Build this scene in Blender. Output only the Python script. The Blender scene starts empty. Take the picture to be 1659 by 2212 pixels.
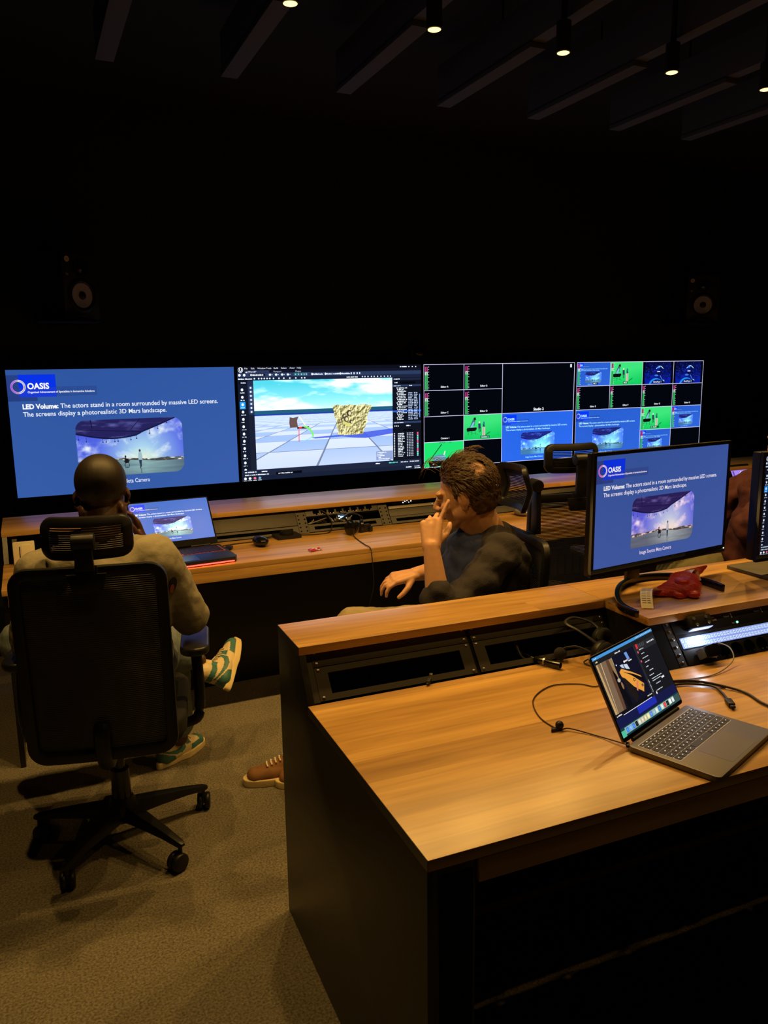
import bpy, bmesh, math, random
import numpy as np
from mathutils import Vector, Matrix, noise

# ------------------------------------------------------------------ camera
SC = bpy.context.scene
W_PX, H_PX, F_PX = 1659, 2212, 1699.5
YAW, PITCH, ROLL = 0.4241, 0.1839, -0.0140
cam_data = bpy.data.cameras.new('camera')
cam = bpy.data.objects.new('camera', cam_data)
SC.collection.objects.link(cam)
cam_data.sensor_fit = 'VERTICAL'; cam_data.sensor_height = 36.0
cam_data.lens = F_PX / H_PX * 36.0
cam_data.clip_start = 0.02; cam_data.clip_end = 60
_F = Vector((math.sin(YAW)*math.cos(PITCH), math.cos(YAW)*math.cos(PITCH), -math.sin(PITCH)))
_r = Vector((math.cos(YAW), -math.sin(YAW), 0)); _u = _r.cross(_F)
_R = _r*math.cos(ROLL) + _u*math.sin(ROLL); _U = -_r*math.sin(ROLL) + _u*math.cos(ROLL)
m = Matrix((_R, _U, -_F)).transposed().to_4x4(); m.translation = Vector((-0.5579, -1.0737, 1.5802))
cam.matrix_world = m
SC.camera = cam

# ------------------------------------------------------------------ world, exposure
world = bpy.data.worlds.new('world'); SC.world = world; world.use_nodes = True
world.node_tree.nodes['Background'].inputs[0].default_value = (0.10, 0.12, 0.20, 1)
world.node_tree.nodes['Background'].inputs[1].default_value = 0.002
SC.view_settings.view_transform = 'Standard'; SC.view_settings.look = 'None'
SC.view_settings.exposure = 0.0; SC.view_settings.gamma = 1.0
SC.view_settings.use_curve_mapping = False
SCREEN_GAIN = 1.0                    # brightness of the screens
LAMP_W = 40.0                        # watts of one ceiling downlight
LAMP_COL = (1.0, 0.58, 0.15)
PHI = -0.0269                        # the near desk stands a little askew to the wall

# ------------------------------------------------------------------ helpers
COL = SC.collection
random.seed(7)
def tag(o, label=None, cat=None, group=None, kind=None):
    if label: o['label'] = label
    if cat: o['category'] = cat
    if group: o['group'] = group
    if kind: o['kind'] = kind
    return o
def thing(name, label, cat, loc=(0,0,0), rz=0.0, group=None):
    o = bpy.data.objects.new(name, None); COL.objects.link(o)
    o.location = loc; o.rotation_euler = (0, 0, rz); o.empty_display_size = .05
    return tag(o, label, cat, group)
def near(x, y, z=0.0):
    c, s = math.cos(PHI), math.sin(PHI)
    return (x*c - y*s, x*s + y*c, z)
class MB:
    def __init__(s): s.v = []; s.f = []; s.mi = []; s.uv = None
    def add(s, vs, fs, mi=0):
        b = len(s.v); s.v += [tuple(v) for v in vs]; s.f += [tuple(i+b for i in f) for f in fs]; s.mi += [mi]*len(fs); return s
    def box(s, x0, y0, z0, x1, y1, z1, mi=0, M=None):
        vs = [(x,y,z) for z in (z0,z1) for y in (y0,y1) for x in (x0,x1)]
        if M: vs = [M @ Vector(v) for v in vs]
        return s.add(vs, [(0,2,3,1),(4,5,7,6),(0,1,5,4),(2,6,7,3),(0,4,6,2),(1,3,7,5)], mi)
    def prism(s, pts, a, b, axis='z', mi=0, M=None):
        n = len(pts)
        def mk(p, h): return {'z': (p[0],p[1],h), 'y': (p[0],h,p[1]), 'x': (h,p[0],p[1])}[axis]
        vs = [mk(p, a) for p in pts] + [mk(p, b) for p in pts]
        if M: vs = [M @ Vector(v) for v in vs]
        fs = [tuple(range(n))[::-1], tuple(range(n, 2*n))] + [(i, (i+1)%n, n+(i+1)%n, n+i) for i in range(n)]
        return s.add(vs, fs, mi)
    def tube(s, pts, r, n=8, closed=False, cap=True, mi=0, flat=1.0):
        P = [Vector(p) for p in pts]; N = len(P)
        rs = r if isinstance(r, (list, tuple)) else [r]*N
        vs = []; up = Vector((0.013, 0.021, 1)).normalized()
        for i in range(N):
            if closed: t = P[(i+1)%N] - P[i-1]
            else: t = P[min(i+1, N-1)] - P[max(i-1, 0)]
            t.normalize()
            a = up - t*up.dot(t)
            if a.length < .15: a = Vector((0,1,0)) - t*t.y
            a.normalize(); b = t.cross(a); 
            for k in range(n):
                q = 2*math.pi*k/n
                vs.append(P[i] + a*math.cos(q)*rs[i]*flat + b*math.sin(q)*rs[i])
        fs = []
        M_ = N if closed else N-1
        for i in range(M_):
            for k in range(n):
                j = (i+1) % N
                fs.append((i*n+k, i*n+(k+1)%n, j*n+(k+1)%n, j*n+k))
        if cap and not closed: fs += [tuple(range(n))[::-1], tuple((N-1)*n+k for k in range(n))]
        return s.add(vs, fs, mi)
    def lathe(s, prof, n=24, c=(0,0,0), mi=0, M=None):
        vs = []; fs = []
        for (r, z) in prof:
            for k in range(n):
                q = 2*math.pi*k/n; vs.append(Vector((c[0]+r*math.cos(q), c[1]+r*math.sin(q), c[2]+z)))
        for i in range(len(prof)-1):
            for k in range(n): fs.append((i*n+k, i*n+(k+1)%n, (i+1)*n+(k+1)%n, (i+1)*n+k))
        if M: vs = [M @ v for v in vs]
        if prof[0][0] > 1e-6: fs.append(tuple(range(n))[::-1])
        if prof[-1][0] > 1e-6: fs.append(tuple((len(prof)-1)*n+k for k in range(n)))
        return s.add(vs, fs, mi)
    def ball(s, c, r, seg=12, rings=8, M=None, mi=0):
        if not isinstance(r, (tuple, list)): r = (r, r, r)
        vs = []; fs = []
        for i in range(rings+1):
            th = math.pi*i/rings
            for k in range(seg):
                q = 2*math.pi*k/seg
                v = Vector((r[0]*math.sin(th)*math.cos(q), r[1]*math.sin(th)*math.sin(q), r[2]*math.cos(th)))
                if M: v = M.to_3x3() @ v
                vs.append(v + Vector(c))
        for i in range(rings):
            for k in range(seg): fs.append((i*seg+k, (i+1)*seg+k, (i+1)*seg+(k+1)%seg, i*seg+(k+1)%seg))
        return s.add(vs, fs, mi)
    def cone(s, a, ra, b, rb, n=14):
        a, b = Vector(a), Vector(b)
        s.ball(a, ra, n, 8); s.ball(b, rb, n, 8)
        return s.tube([a, b], [ra, rb], n)
def build(name, mb, mats, parent=None, smooth=False, bevel=0, seg=2, loc=None, rot=None, autos=None):
    me = bpy.data.meshes.new(name); me.from_pydata([tuple(v) for v in mb.v], [], mb.f)
    if not isinstance(mats, (list, tuple)): mats = [mats]
    for mt in mats: me.materials.append(mt)
    for p, i in zip(me.polygons, mb.mi): p.material_index = i
    bm = bmesh.new(); bm.from_mesh(me); bmesh.ops.remove_doubles(bm, verts=bm.verts, dist=1e-6)
    bmesh.ops.recalc_face_normals(bm, faces=bm.faces)
    if bevel:
        es = [e for e in bm.edges if len(e.link_faces) == 2 and e.calc_face_angle(0) > .5]
        bmesh.ops.bevel(bm, geom=es, offset=bevel, segments=seg, profile=.6, affect='EDGES', clamp_overlap=True)
    bm.to_mesh(me); bm.free()
    if smooth or bevel:
        for p in me.polygons: p.use_smooth = True
        try: me.set_sharp_from_angle(angle=math.radians(38 if not smooth else 55))
        except Exception: pass
    o = bpy.data.objects.new(name, me); COL.objects.link(o)
    if parent: o.parent = parent
    if loc: o.location = loc
    if rot: o.rotation_euler = rot
    return o
def rrect(w, h, r, n=5, cx=0, cy=0):
    out = []
    for (sx, sy, a0) in ((1,1,0),(-1,1,90),(-1,-1,180),(1,-1,270)):
        for k in range(n+1):
            a = math.radians(a0 + 90*k/n)
            out.append((cx + sx*(w/2-r) + r*math.cos(a), cy + sy*(h/2-r) + r*math.sin(a)))
    return out
def copy_tree(o, parent=None):
    c = o.copy(); COL.objects.link(c)
    if parent: c.parent = parent
    for ch in list(o.children): copy_tree(ch, c)
    return c
def smooth_path(pts, k=6):
    P = [Vector(p) for p in pts]; out = []
    for i in range(len(P)-1):
        p0 = P[max(i-1,0)]; p1 = P[i]; p2 = P[i+1]; p3 = P[min(i+2, len(P)-1)]
        for j in range(k):
            t = j/k
            out.append(.5*((2*p1) + (p2-p0)*t + (2*p0-5*p1+4*p2-p3)*t*t + (3*p1-p0-3*p2+p3)*t**3))
    out.append(P[-1]); return out

# ------------------------------------------------------------------ materials
def mat(name, col, rough=.6, metal=0, noise_amt=0.0, scale=40, bump=0.0, spec=None, emit=None, estr=0, coat=0):
    m = bpy.data.materials.new(name); m.use_nodes = True
    nt = m.node_tree; b = nt.nodes['Principled BSDF']
    b.inputs['Base Color'].default_value = (*col, 1); b.inputs['Roughness'].default_value = rough
    b.inputs['Metallic'].default_value = metal
    if spec is not None: b.inputs['Specular IOR Level'].default_value = spec
    if coat: b.inputs['Coat Weight'].default_value = coat
    if emit: b.inputs['Emission Color'].default_value = (*emit, 1); b.inputs['Emission Strength'].default_value = estr
    tc = nt.nodes.new('ShaderNodeTexCoord'); nz = nt.nodes.new('ShaderNodeTexNoise')
    nz.inputs['Scale'].default_value = scale; nz.inputs['Detail'].default_value = 4
    nt.links.new(tc.outputs['Object'], nz.inputs['Vector'])
    if noise_amt:
        mx = nt.nodes.new('ShaderNodeMix'); mx.data_type = 'RGBA'
        mx.inputs['A'].default_value = (*[c*(1-noise_amt) for c in col], 1)
        mx.inputs['B'].default_value = (*[min(1, c*(1+noise_amt)) for c in col], 1)
        nt.links.new(nz.outputs['Fac'], mx.inputs['Factor']); nt.links.new(mx.outputs['Result'], b.inputs['Base Color'])
    else:
        mr = nt.nodes.new('ShaderNodeMapRange'); mr.inputs['To Min'].default_value = max(.02, rough-.06); mr.inputs['To Max'].default_value = min(1, rough+.06)
        nt.links.new(nz.outputs['Fac'], mr.inputs['Value']); nt.links.new(mr.outputs['Result'], b.inputs['Roughness'])
    if bump:
        bp = nt.nodes.new('ShaderNodeBump'); bp.inputs['Strength'].default_value = bump; bp.inputs['Distance'].default_value = .01
        nt.links.new(nz.outputs['Fac'], bp.inputs['Height']); nt.links.new(bp.outputs['Normal'], b.inputs['Normal'])
    return m
def wood_mat(name, c1, c2, rough=.42):
    m = bpy.data.materials.new(name); m.use_nodes = True; nt = m.node_tree; L = nt.links
    b = nt.nodes['Principled BSDF']; N = nt.nodes.new
    tc = N('ShaderNodeTexCoord')
    mp = N('ShaderNodeMapping'); mp.inputs['Scale'].default_value = (1.0, 1.0, 1.0)
    L.new(tc.outputs['Object'], mp.inputs['Vector'])
    br = N('ShaderNodeTexBrick'); br.offset = .37; br.offset_frequency = 2
    br.inputs['Color1'].default_value = (.0,.0,.0,1); br.inputs['Color2'].default_value = (1,1,1,1)
    br.inputs['Mortar'].default_value = (.5,.5,.5,1); br.inputs['Scale'].default_value = 1
    br.inputs['Mortar Size'].default_value = 0.0; br.inputs['Brick Width'].default_value = 1.15; br.inputs['Row Height'].default_value = .092
    L.new(mp.outputs['Vector'], br.inputs['Vector'])
    # grain, stretched along x; each stave shifts the pattern
    mp2 = N('ShaderNodeMapping'); mp2.inputs['Scale'].default_value = (1.6, 26, 26)
    ad = N('ShaderNodeVectorMath'); ad.operation = 'ADD'
    sc = N('ShaderNodeVectorMath'); sc.operation = 'SCALE'; sc.inputs['Scale'].default_value = 3.1
    L.new(br.outputs['Color'], sc.inputs[0]); L.new(sc.outputs['Vector'], ad.inputs[0]); L.new(tc.outputs['Object'], ad.inputs[1])
    L.new(ad.outputs['Vector'], mp2.inputs['Vector'])
    nz = N('ShaderNodeTexNoise'); nz.inputs['Scale'].default_value = 1.6; nz.inputs['Detail'].default_value = 6; nz.inputs['Distortion'].default_value = .9
    L.new(mp2.outputs['Vector'], nz.inputs['Vector'])
    nz2 = N('ShaderNodeTexNoise'); nz2.inputs['Scale'].default_value = .22; nz2.inputs['Detail'].default_value = 3; nz2.inputs['Distortion'].default_value = 1.6
    L.new(mp2.outputs['Vector'], nz2.inputs['Vector'])
    s1 = N('ShaderNodeMath'); s1.operation = 'MULTIPLY_ADD'; s1.inputs[1].default_value = .55; L.new(nz.outputs['Fac'], s1.inputs[0])
    s2 = N('ShaderNodeMath'); s2.operation = 'MULTIPLY'; s2.inputs[1].default_value = .65; L.new(nz2.outputs['Fac'], s2.inputs[0]); L.new(s2.outputs[0], s1.inputs[2])
    s3 = N('ShaderNodeMath'); s3.operation = 'MULTIPLY_ADD'; s3.inputs[1].default_value = .20; L.new(br.outputs['Color'], s3.inputs[0]); L.new(s1.outputs[0], s3.inputs[2])
    mr = N('ShaderNodeMapRange'); mr.inputs['From Min'].default_value = .42; mr.inputs['From Max'].default_value = .95; L.new(s3.outputs[0], mr.inputs['Value'])
    mx = N('ShaderNodeMix'); mx.data_type = 'RGBA'; mx.inputs['A'].default_value = (*c2, 1); mx.inputs['B'].default_value = (*c1, 1)
    L.new(mr.outputs['Result'], mx.inputs['Factor']); L.new(mx.outputs['Result'], b.inputs['Base Color'])
    b.inputs['Roughness'].default_value = rough; b.inputs['Specular IOR Level'].default_value = .7
    bp = N('ShaderNodeBump'); bp.inputs['Strength'].default_value = .10; bp.inputs['Distance'].default_value = .002
    L.new(nz.outputs['Fac'], bp.inputs['Height']); L.new(bp.outputs['Normal'], b.inputs['Normal'])
    return m
WOOD = wood_mat('oak_worktop', (.70, .41, .125), (.25, .120, .032), .33)
BLACK = mat('black_plastic', (.010, .010, .012), .42, spec=.35, bump=.02, scale=300)
BLACK2 = mat('black_matt', (.006, .006, .007), .8, spec=.15)
HOLE = mat('socket_recess_black', (.0015, .0015, .0015), 1.0, spec=0)
GLOSSB = mat('black_gloss', (.006, .006, .007), .18)
PANEL = mat('black_laminate_panel', (.008, .007, .006), .38, bump=.02, scale=120)
RACK = mat('rack_steel_grey', (.030, .025, .021), .5, .2, bump=.04, scale=500)
STEEL = mat('screw_steel', (.35, .34, .32), .3, .9)
CHROME = mat('bright_metal', (.7, .68, .62), .2, 1)
WALLM = mat('navy_black_wall', (.005, .012, .050), .85, noise_amt=.1, scale=8)
CEILM = mat('black_ceiling', (.004, .005, .010), .9)
BAFFLE = mat('dark_grey_felt_baffle', (.060, .072, .110), .95, noise_amt=.15, scale=200)
BEZEL = mat('tv_bezel_black', (.005, .005, .006), .45, spec=.25)
def glow(name, col, s):
    m = bpy.data.materials.new(name); m.use_nodes = True; nt = m.node_tree
    b = nt.nodes['Principled BSDF']; b.inputs['Base Color'].default_value = (*[c*.5 for c in col], 1)
    b.inputs['Emission Color'].default_value = (*col, 1); b.inputs['Emission Strength'].default_value = s
    return m
def carpet():
    m = bpy.data.materials.new('brown_carpet'); m.use_nodes = True; nt = m.node_tree; L = nt.links; N = nt.nodes.new
    b = nt.nodes['Principled BSDF']; b.inputs['Roughness'].default_value = .97; b.inputs['Specular IOR Level'].default_value = .1
    tc = N('ShaderNodeTexCoord'); a = N('ShaderNodeTexNoise'); a.inputs['Scale'].default_value = 150; a.inputs['Detail'].default_value = 3
    c = N('ShaderNodeTexNoise'); c.inputs['Scale'].default_value = 5; c.inputs['Detail'].default_value = 3
    L.new(tc.outputs['Object'], a.inputs['Vector']); L.new(tc.outputs['Object'], c.inputs['Vector'])
    r = N('ShaderNodeValToRGB'); r.color_ramp.elements[0].position = .33; r.color_ramp.elements[0].color = (.10, .086, .064, 1)
    r.color_ramp.elements[1].position = .68; r.color_ramp.elements[1].color = (.28, .250, .195, 1)
    mx = N('ShaderNodeMath'); mx.operation = 'MULTIPLY_ADD'; mx.inputs[1].default_value = .15; L.new(c.outputs['Fac'], mx.inputs[0])
    mm = N('ShaderNodeMath'); mm.operation = 'MULTIPLY'; mm.inputs[1].default_value = .86; L.new(a.outputs['Fac'], mm.inputs[0]); L.new(mm.outputs[0], mx.inputs[2])
    L.new(mx.outputs[0], r.inputs['Fac']); L.new(r.outputs['Color'], b.inputs['Base Color'])
    bp = N('ShaderNodeBump'); bp.inputs['Strength'].default_value = .6; bp.inputs['Distance'].default_value = .004
    L.new(a.outputs['Fac'], bp.inputs['Height']); L.new(bp.outputs['Normal'], b.inputs['Normal'])
    return m
CARPET = carpet()
# ------------------------------------------------------------------ the room
XL, XR, YF, YB, ZC = -2.6, 6.4, 3.66, -3.4, 3.02
def struct(name, mb, m, **k):
    o = build(name, mb, m, **k); o['kind'] = 'structure'; return o
struct('floor', MB().box(XL, YB, -.05, XR, YF, 0), CARPET)
struct('ceiling', MB().box(XL, YB, ZC, XR, YF, ZC+.05), CEILM)
struct('wall_front', MB().box(XL-.1, YF, -.05, XR+.1, YF+.1, ZC+.05), WALLM)
struct('wall_back', MB().box(XL-.1, YB-.1, -.05, XR+.1, YB, ZC+.05), WALLM)
struct('wall_left', MB().box(XL-.1, YB, -.05, XL, YF, ZC+.05), WALLM)
struct('wall_right', MB().box(XR, YB, -.05, XR+.1, YF, ZC+.05), WALLM)
# felt baffles hanging from the ceiling, a thicker sole at the wall end
BX = [-.692, -.187, .303, .811, 1.312, 1.812, 2.318, 2.806, 3.31, 3.81, 4.31]
ords = ['leftmost beyond the frame edge', 'leftmost one in view', 'second in view from the left', 'third in view from the left', 'fourth in view, centre',
        'fifth in view from the left', 'sixth in view from the left', 'far right one in view']
for i, x in enumerate(BX[1:8]):
    t = thing('ceiling_baffle', 'dark grey felt ceiling baffle, %s' % ords[i+1], 'ceiling baffle', (x, 0, 2.76), 0, 'ceiling baffles')
    build('baffle_body', MB().box(0, -3.0, .022, .062, 2.40, .17), BAFFLE, t, bevel=.003)
    build('baffle_sole', MB().box(-.004, 1.65, 0, .066, 2.40, .0215), BAFFLE, t, bevel=.002)
    build('hanger_rod', MB().tube([(.031, 1.9, .17), (.031, 1.9, ZC-2.76)], .004), BLACK2, t)
    build('hanger_rod', MB().tube([(.031, .4, .17), (.031, .4, ZC-2.76)], .004), BLACK2, t)
# hanging downlights, one between each pair of baffles
CANB = mat('black_can', (.004, .004, .004), .8)
REFL = mat('warm_reflector', (.9, .6, .2), .3, .8)
def lamp_mesh():
    can = MB().lathe([(.019, .012), (.023, .0), (.026, 0), (.026, .10), (.0, .10)], 24)
    ring = MB().lathe([(.022, .0005), (.017, .010)], 24); ring.f = [f for f in ring.f if len(f) == 4]
    return can, ring
GLOWL = glow('lit_lamp_lens', (1.0, .70, .20), 3.2)
def downlight(x, y, label, group, pw=1.0):
    t = thing('downlight', label, 'ceiling light', (x, y, 2.66), 0, group)
    can = MB().tube([(0, 0, .10), (0, 0, ZC-2.66)], .011, 8)
    can.lathe([(.026, .0), (.026, .10)], 24)
    can.f = can.f[:]; 
    o = build('lamp_can', can, CANB, t)
    lens = MB().lathe([(.0215, -.0012), (.015, -.004), (.0, -.0045)], 24)
    build('lamp_lens', lens, GLOWL, t, smooth=True)
    ld = bpy.data.lights.new('downlight_beam', 'SPOT'); ld.energy = LAMP_W*pw; ld.color = LAMP_COL
    ld.spot_size = math.radians(104 if y > 1 else 118); ld.spot_blend = .45; ld.shadow_soft_size = .018
    lo = bpy.data.objects.new('lamp_beam', ld); COL.objects.link(lo); lo.parent = t; lo.location = (0, 0, -.025)
    return t
LX = [-.725, -.22, .281, .773, 1.289, 1.793, 2.292, 2.80, 3.31]
names_l = ['hidden one over the left person', 'next to it over the left person', 'leftmost lit one in view', 'second lit one from the left', 'middle lit one, above the centre',
           'fourth lit one from the left', 'rightmost lit one in view', 'lit one just right of the view', 'farthest lit one to the right']
for x, n in zip(LX, names_l):
    downlight(x, 1.42, 'small round warm yellow ceiling downlight, ' + n, 'downlights over the gap between desks')
for k, x in enumerate((.28, 1.289, 2.292)):
    downlight(x, .22, 'warm downlight above the near desk, ' + ['left one', 'middle one', 'right one'][k], 'downlights over the near desk', .34)

# ------------------------------------------------------------------ desks
SL = .8                              # slope of the rack face: depth per height
def rackM(x, y0, z0=.75):
    """frame of a sloping rack face: local x right, y up the slope, z out of the face"""
    u = Vector((0, SL, 1)).normalized(); n = Vector((0, -1, SL)).normalized()
    M = Matrix((Vector((1,0,0)), u, n)).transposed().to_4x4(); M.translation = Vector((x, y0, z0)); return M
def screw(parent, M, x, y, m=STEEL):
    mb = MB(); mb.lathe([(.0046, .0018), (.0042, .0042), (.0022, .005), (0.0, .005)], 10, M=M @ Matrix.Translation((x, y, .0)))
    return build('screw', mb, m, parent, smooth=True)
def frame_panel(M, x0, x1, y0, y1, holes, t=.003):
    """flat plate in rack frame with one rectangular window"""
    mb = MB(); hx0, hx1, hy0, hy1 = holes
    for a in ((x0, y0, x1, hy0), (x0, hy1, x1, y1), (x0, hy0, hx0, hy1), (hx1, hy0, x1, hy1)):
        mb.box(a[0], a[1], 0, a[2], a[3], t, M=M)
    return mb
TH = .0225
# ---- near desk (stands slightly askew)
nd = thing('console_desk', 'near wooden control room desk with black side panel, laptop on it', 'desk', (0,0,0), PHI)
D0, SF, SB, XS = .678, .7434, .942, .95
XE = 3.1
build('worktop', MB().box(0, 0, .75-TH, XE, D0, .75), WOOD, nd, bevel=.0015)
build('apron', MB().box(.10, 0.0, .68, XE, .022, .75-TH-.0005), WOOD, nd, bevel=.001)
build('raised_shelf', MB().box(0, SF, .882-TH, XS-.0006, SB, .882), WOOD, nd, bevel=.0015)
build('raised_shelf', MB().box(XS+.0006, .5539, .882-TH, XE, SB, .882), WOOD, nd, bevel=.0015)
sp = MB().prism([(.004, 0), (.004, .7265), (D0, .7265), (D0, .751), (SF, .8585), (SB, .8585), (SB, 0)], .0, .018, 'x')
build('side_panel', sp, PANEL, nd, bevel=.001)
build('edge_band', MB().box(-.0008, .001, .7275, -.0001, D0-.001, .7495), PANEL, nd)
build('edge_band', MB().box(-.0008, SF+.001, .8595, -.0001, SB-.001, .8815), PANEL, nd)
build('leg_box', MB().box(.0185, .006, 0, .096, .5, .727), PANEL, nd, bevel=.001)
build('leg_front_plate', MB().box(.024, .0025, .05, .090, .0055, .708), BLACK2, nd, bevel=.001)
build('back_panel', MB().box(.0185, SB-.03, 0, XE, SB-.012, .858), PANEL, nd)
build('cable_tray', MB().box(.10, .30, .352, XE, .42, .357).box(.10, .296, .352, XE, .30, .372), RACK, nd)
build('rack_cavity', MB().box(.0185, D0+.10, .60, XS, D0+.104, .858).box(.0185, D0, .60, XS, D0+.10, .604), BLACK2, nd)
M1 = rackM(0, D0+.008); UL = .1325/1.0
RL = .1385
build('rack_rail', MB().box(.0185, 0, -.006, .036, RL, .002, M=M1), RACK, nd)
build('rack_rail', MB().box(.487, 0, -.010, .497, RL, -.002, M=M1), BLACK2, nd)
for (a, b) in ((.0365, .486), (.498, .948)):
    p = build('rack_panel', MB().box(a, .091, 0, b, RL-.002, .003, M=M1), RACK, nd, bevel=.0008); 
    for sx in (a+.010, b-.010): 
        screw(nd, M1, sx, .129); screw(nd, M1, sx, .100)
    build('rack_window_frame', frame_panel(M1, a, b, .002, .089, (a+.034, b-.034, .018, .073)), RACK, nd)
    for sx in (a+.010, b-.010): 
        screw(nd, M1, sx, .082); screw(nd, M1, sx, .010)
# right hand bay, further forward
build('rack_side', MB().prism([(.50, .75), (.594, .8585), (D0+.1, .8585), (D0+.0, .75)], XS, XS+.012, 'x'), BLACK2, nd)
M2 = rackM(0, .488)
build('rack_panel', MB().box(XS+.0125, .0, -.001, 1.0115, RL, .001, M=M2), BLACK2, nd)
build('rack_rail', MB().box(1.012, 0, -.004, 1.036, RL, .002, M=M2), RACK, nd)
for k in range(6): screw(nd, M2, 1.024, .012+k*.0225)
build('rack_cavity', MB().box(1.036, .60, .75, XE, .605, .8585), BLACK2, nd)
for (a, b) in ((1.575, 2.03), (2.085, 2.54), (2.595, 3.05)):
    build('rack_rail', MB().box(a-.052, 0, -.004, a-.003, RL, .002, M=M2), RACK, nd); build('rack_panel', MB().box(a, .047, 0, b, RL-.002, .003, M=M2), RACK, nd, bevel=.0008); build('rack_panel', MB().box(a, .002, 0, b, .044, .003, M=M2), RACK, nd, bevel=.0008)

# ---- far desk
fd = thing('console_desk', 'far wooden control room desk in front of the big screens', 'desk')
FF, FB, GS, GB = 2.187, 2.642, 2.7085, 3.093
FXL, FXR = -.70, 5.2
build('worktop', MB().box(FXL, FF, .75-TH, FXR, FB, .75), WOOD, fd, bevel=.0015)
build('apron', MB().box(FXL+.02, FF, .682, FXR, FF+.022, .75-TH-.0005), WOOD, fd, bevel=.001)
build('raised_shelf', MB().box(FXL, GS, .882-TH, FXR, GB, .882), WOOD, fd, bevel=.0015)
build('side_panel', MB().prism([(FF+.03, 0), (FF+.03, .727), (FB, .727), (FB, .751), (GS, .859), (GB, .859), (GB, 0)], FXL+.002, FXL+.022, 'x'), PANEL, fd)
build('back_panel', MB().box(FXL+.022, 2.705, 0, FXR, 2.722, .727), PANEL, fd)
build('rack_cavity', MB().box(FXL+.022, 2.80, .75, FXR, 2.804, .859), BLACK2, fd)
M3 = rackM(0, FB+.004)
for xa in (-.66, -.47, .150, .655, 1.115, 1.600, 2.085, 2.57, 3.055, 3.54):
    build('rack_rail', MB().box(xa, 0, -.003, xa+.052 if xa > -.6 else xa+.02, RL, .002, M=M3), RACK, fd)
    if xa > 0:
        for k in range(6):
            screw(fd, M3, xa+.010, .012+k*.0225, BLACK2); screw(fd, M3, xa+.042, .012+k*.0225, BLACK2)
def rack_blank(a, b, y0, y1): return build('rack_panel', MB().box(a, y0, 0, b, y1, .003, M=M3), RACK, fd, bevel=.0008)
rack_blank(.2035, .653, .048, .134)
rack_blank(1.17, 1.598, .046, .088); rack_blank(1.655, 2.08, .092, .136); rack_blank(1.655, 2.08, .002, .044)
rack_blank(2.14, 2.565, .092, .136); rack_blank(2.14, 2.565, .002, .044); rack_blank(2.625, 3.05, .046, .136); rack_blank(3.11, 3.53, .046, .136)
def patch_panel(parent, M, x0, x1, y0, y1, n, m=RACK, dark=BLACK2):
    build('patch_plate', frame_panel(M, x0, x1, y0, y1, (x0+.03, x1-.03, y0+.012, y1-.012)), m, parent)
    w = (x1-x0-.06)/n
    s = MB()
    for k in range(n):
        xx = x0+.03+k*w; s.box(xx+.001, y0+.013, -.004, xx+w-.001, y1-.013, .0015, M=M)
    o = build('socket_row', s, HOLE, parent)
    return o
for (a, b, lab) in ((.2035, .653, 'long patch panel behind the red lit laptop'), (.708, 1.112, 'patch panel under the strip of eight sockets'), (1.17, 1.598, 'patch panel behind the seated man in navy')):
    t = thing('patch_panel', 'dark grey ' + lab + ' in the far desk', 'patch panel')
    patch_panel(t, M3, a, b, .002, .044, 24)
# socket strips
def socket_strip(name, lab, M, x0, x1, y0, y1, xs, r, pm, loc=(0,0,0), rz=0, clip=.0):
    t = thing(name, lab, 'power strip', loc, rz)
    build('strip_body', MB().box(x0, y0, -.02, x1, y1, .004, M=M), pm, t, bevel=.001)
    for x in xs:
        T = M @ Matrix.Translation((x, (y0+y1)/2, .0042))
        s = build('socket', MB().lathe([(r, .0), (r, .003), (r*.88, .0032), (r*.86, .0005), (0, .0005)], 20, M=T), HOLE, t, smooth=False)
        for dx in (-.008, .008):
            build('earth_clip', MB().box(dx-.002, -r*.93, .0, dx+.002, -r*.72, .004, M=T), CHROME, s)
    return t
socket_strip('socket_strip', 'dark grey strip of eight round power sockets in the far desk rack', M3, .708, 1.112, .092, .136,
             [.765+.0425*k for k in range(8)], .0165, RACK)
socket_strip('socket_strip', 'black strip of round power sockets behind the open silver laptop', M2, 1.04, 1.52, .001, .044,
             [1.13+.0485*k for k in range(8)], .0185, BLACK, rz=PHI)
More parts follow.
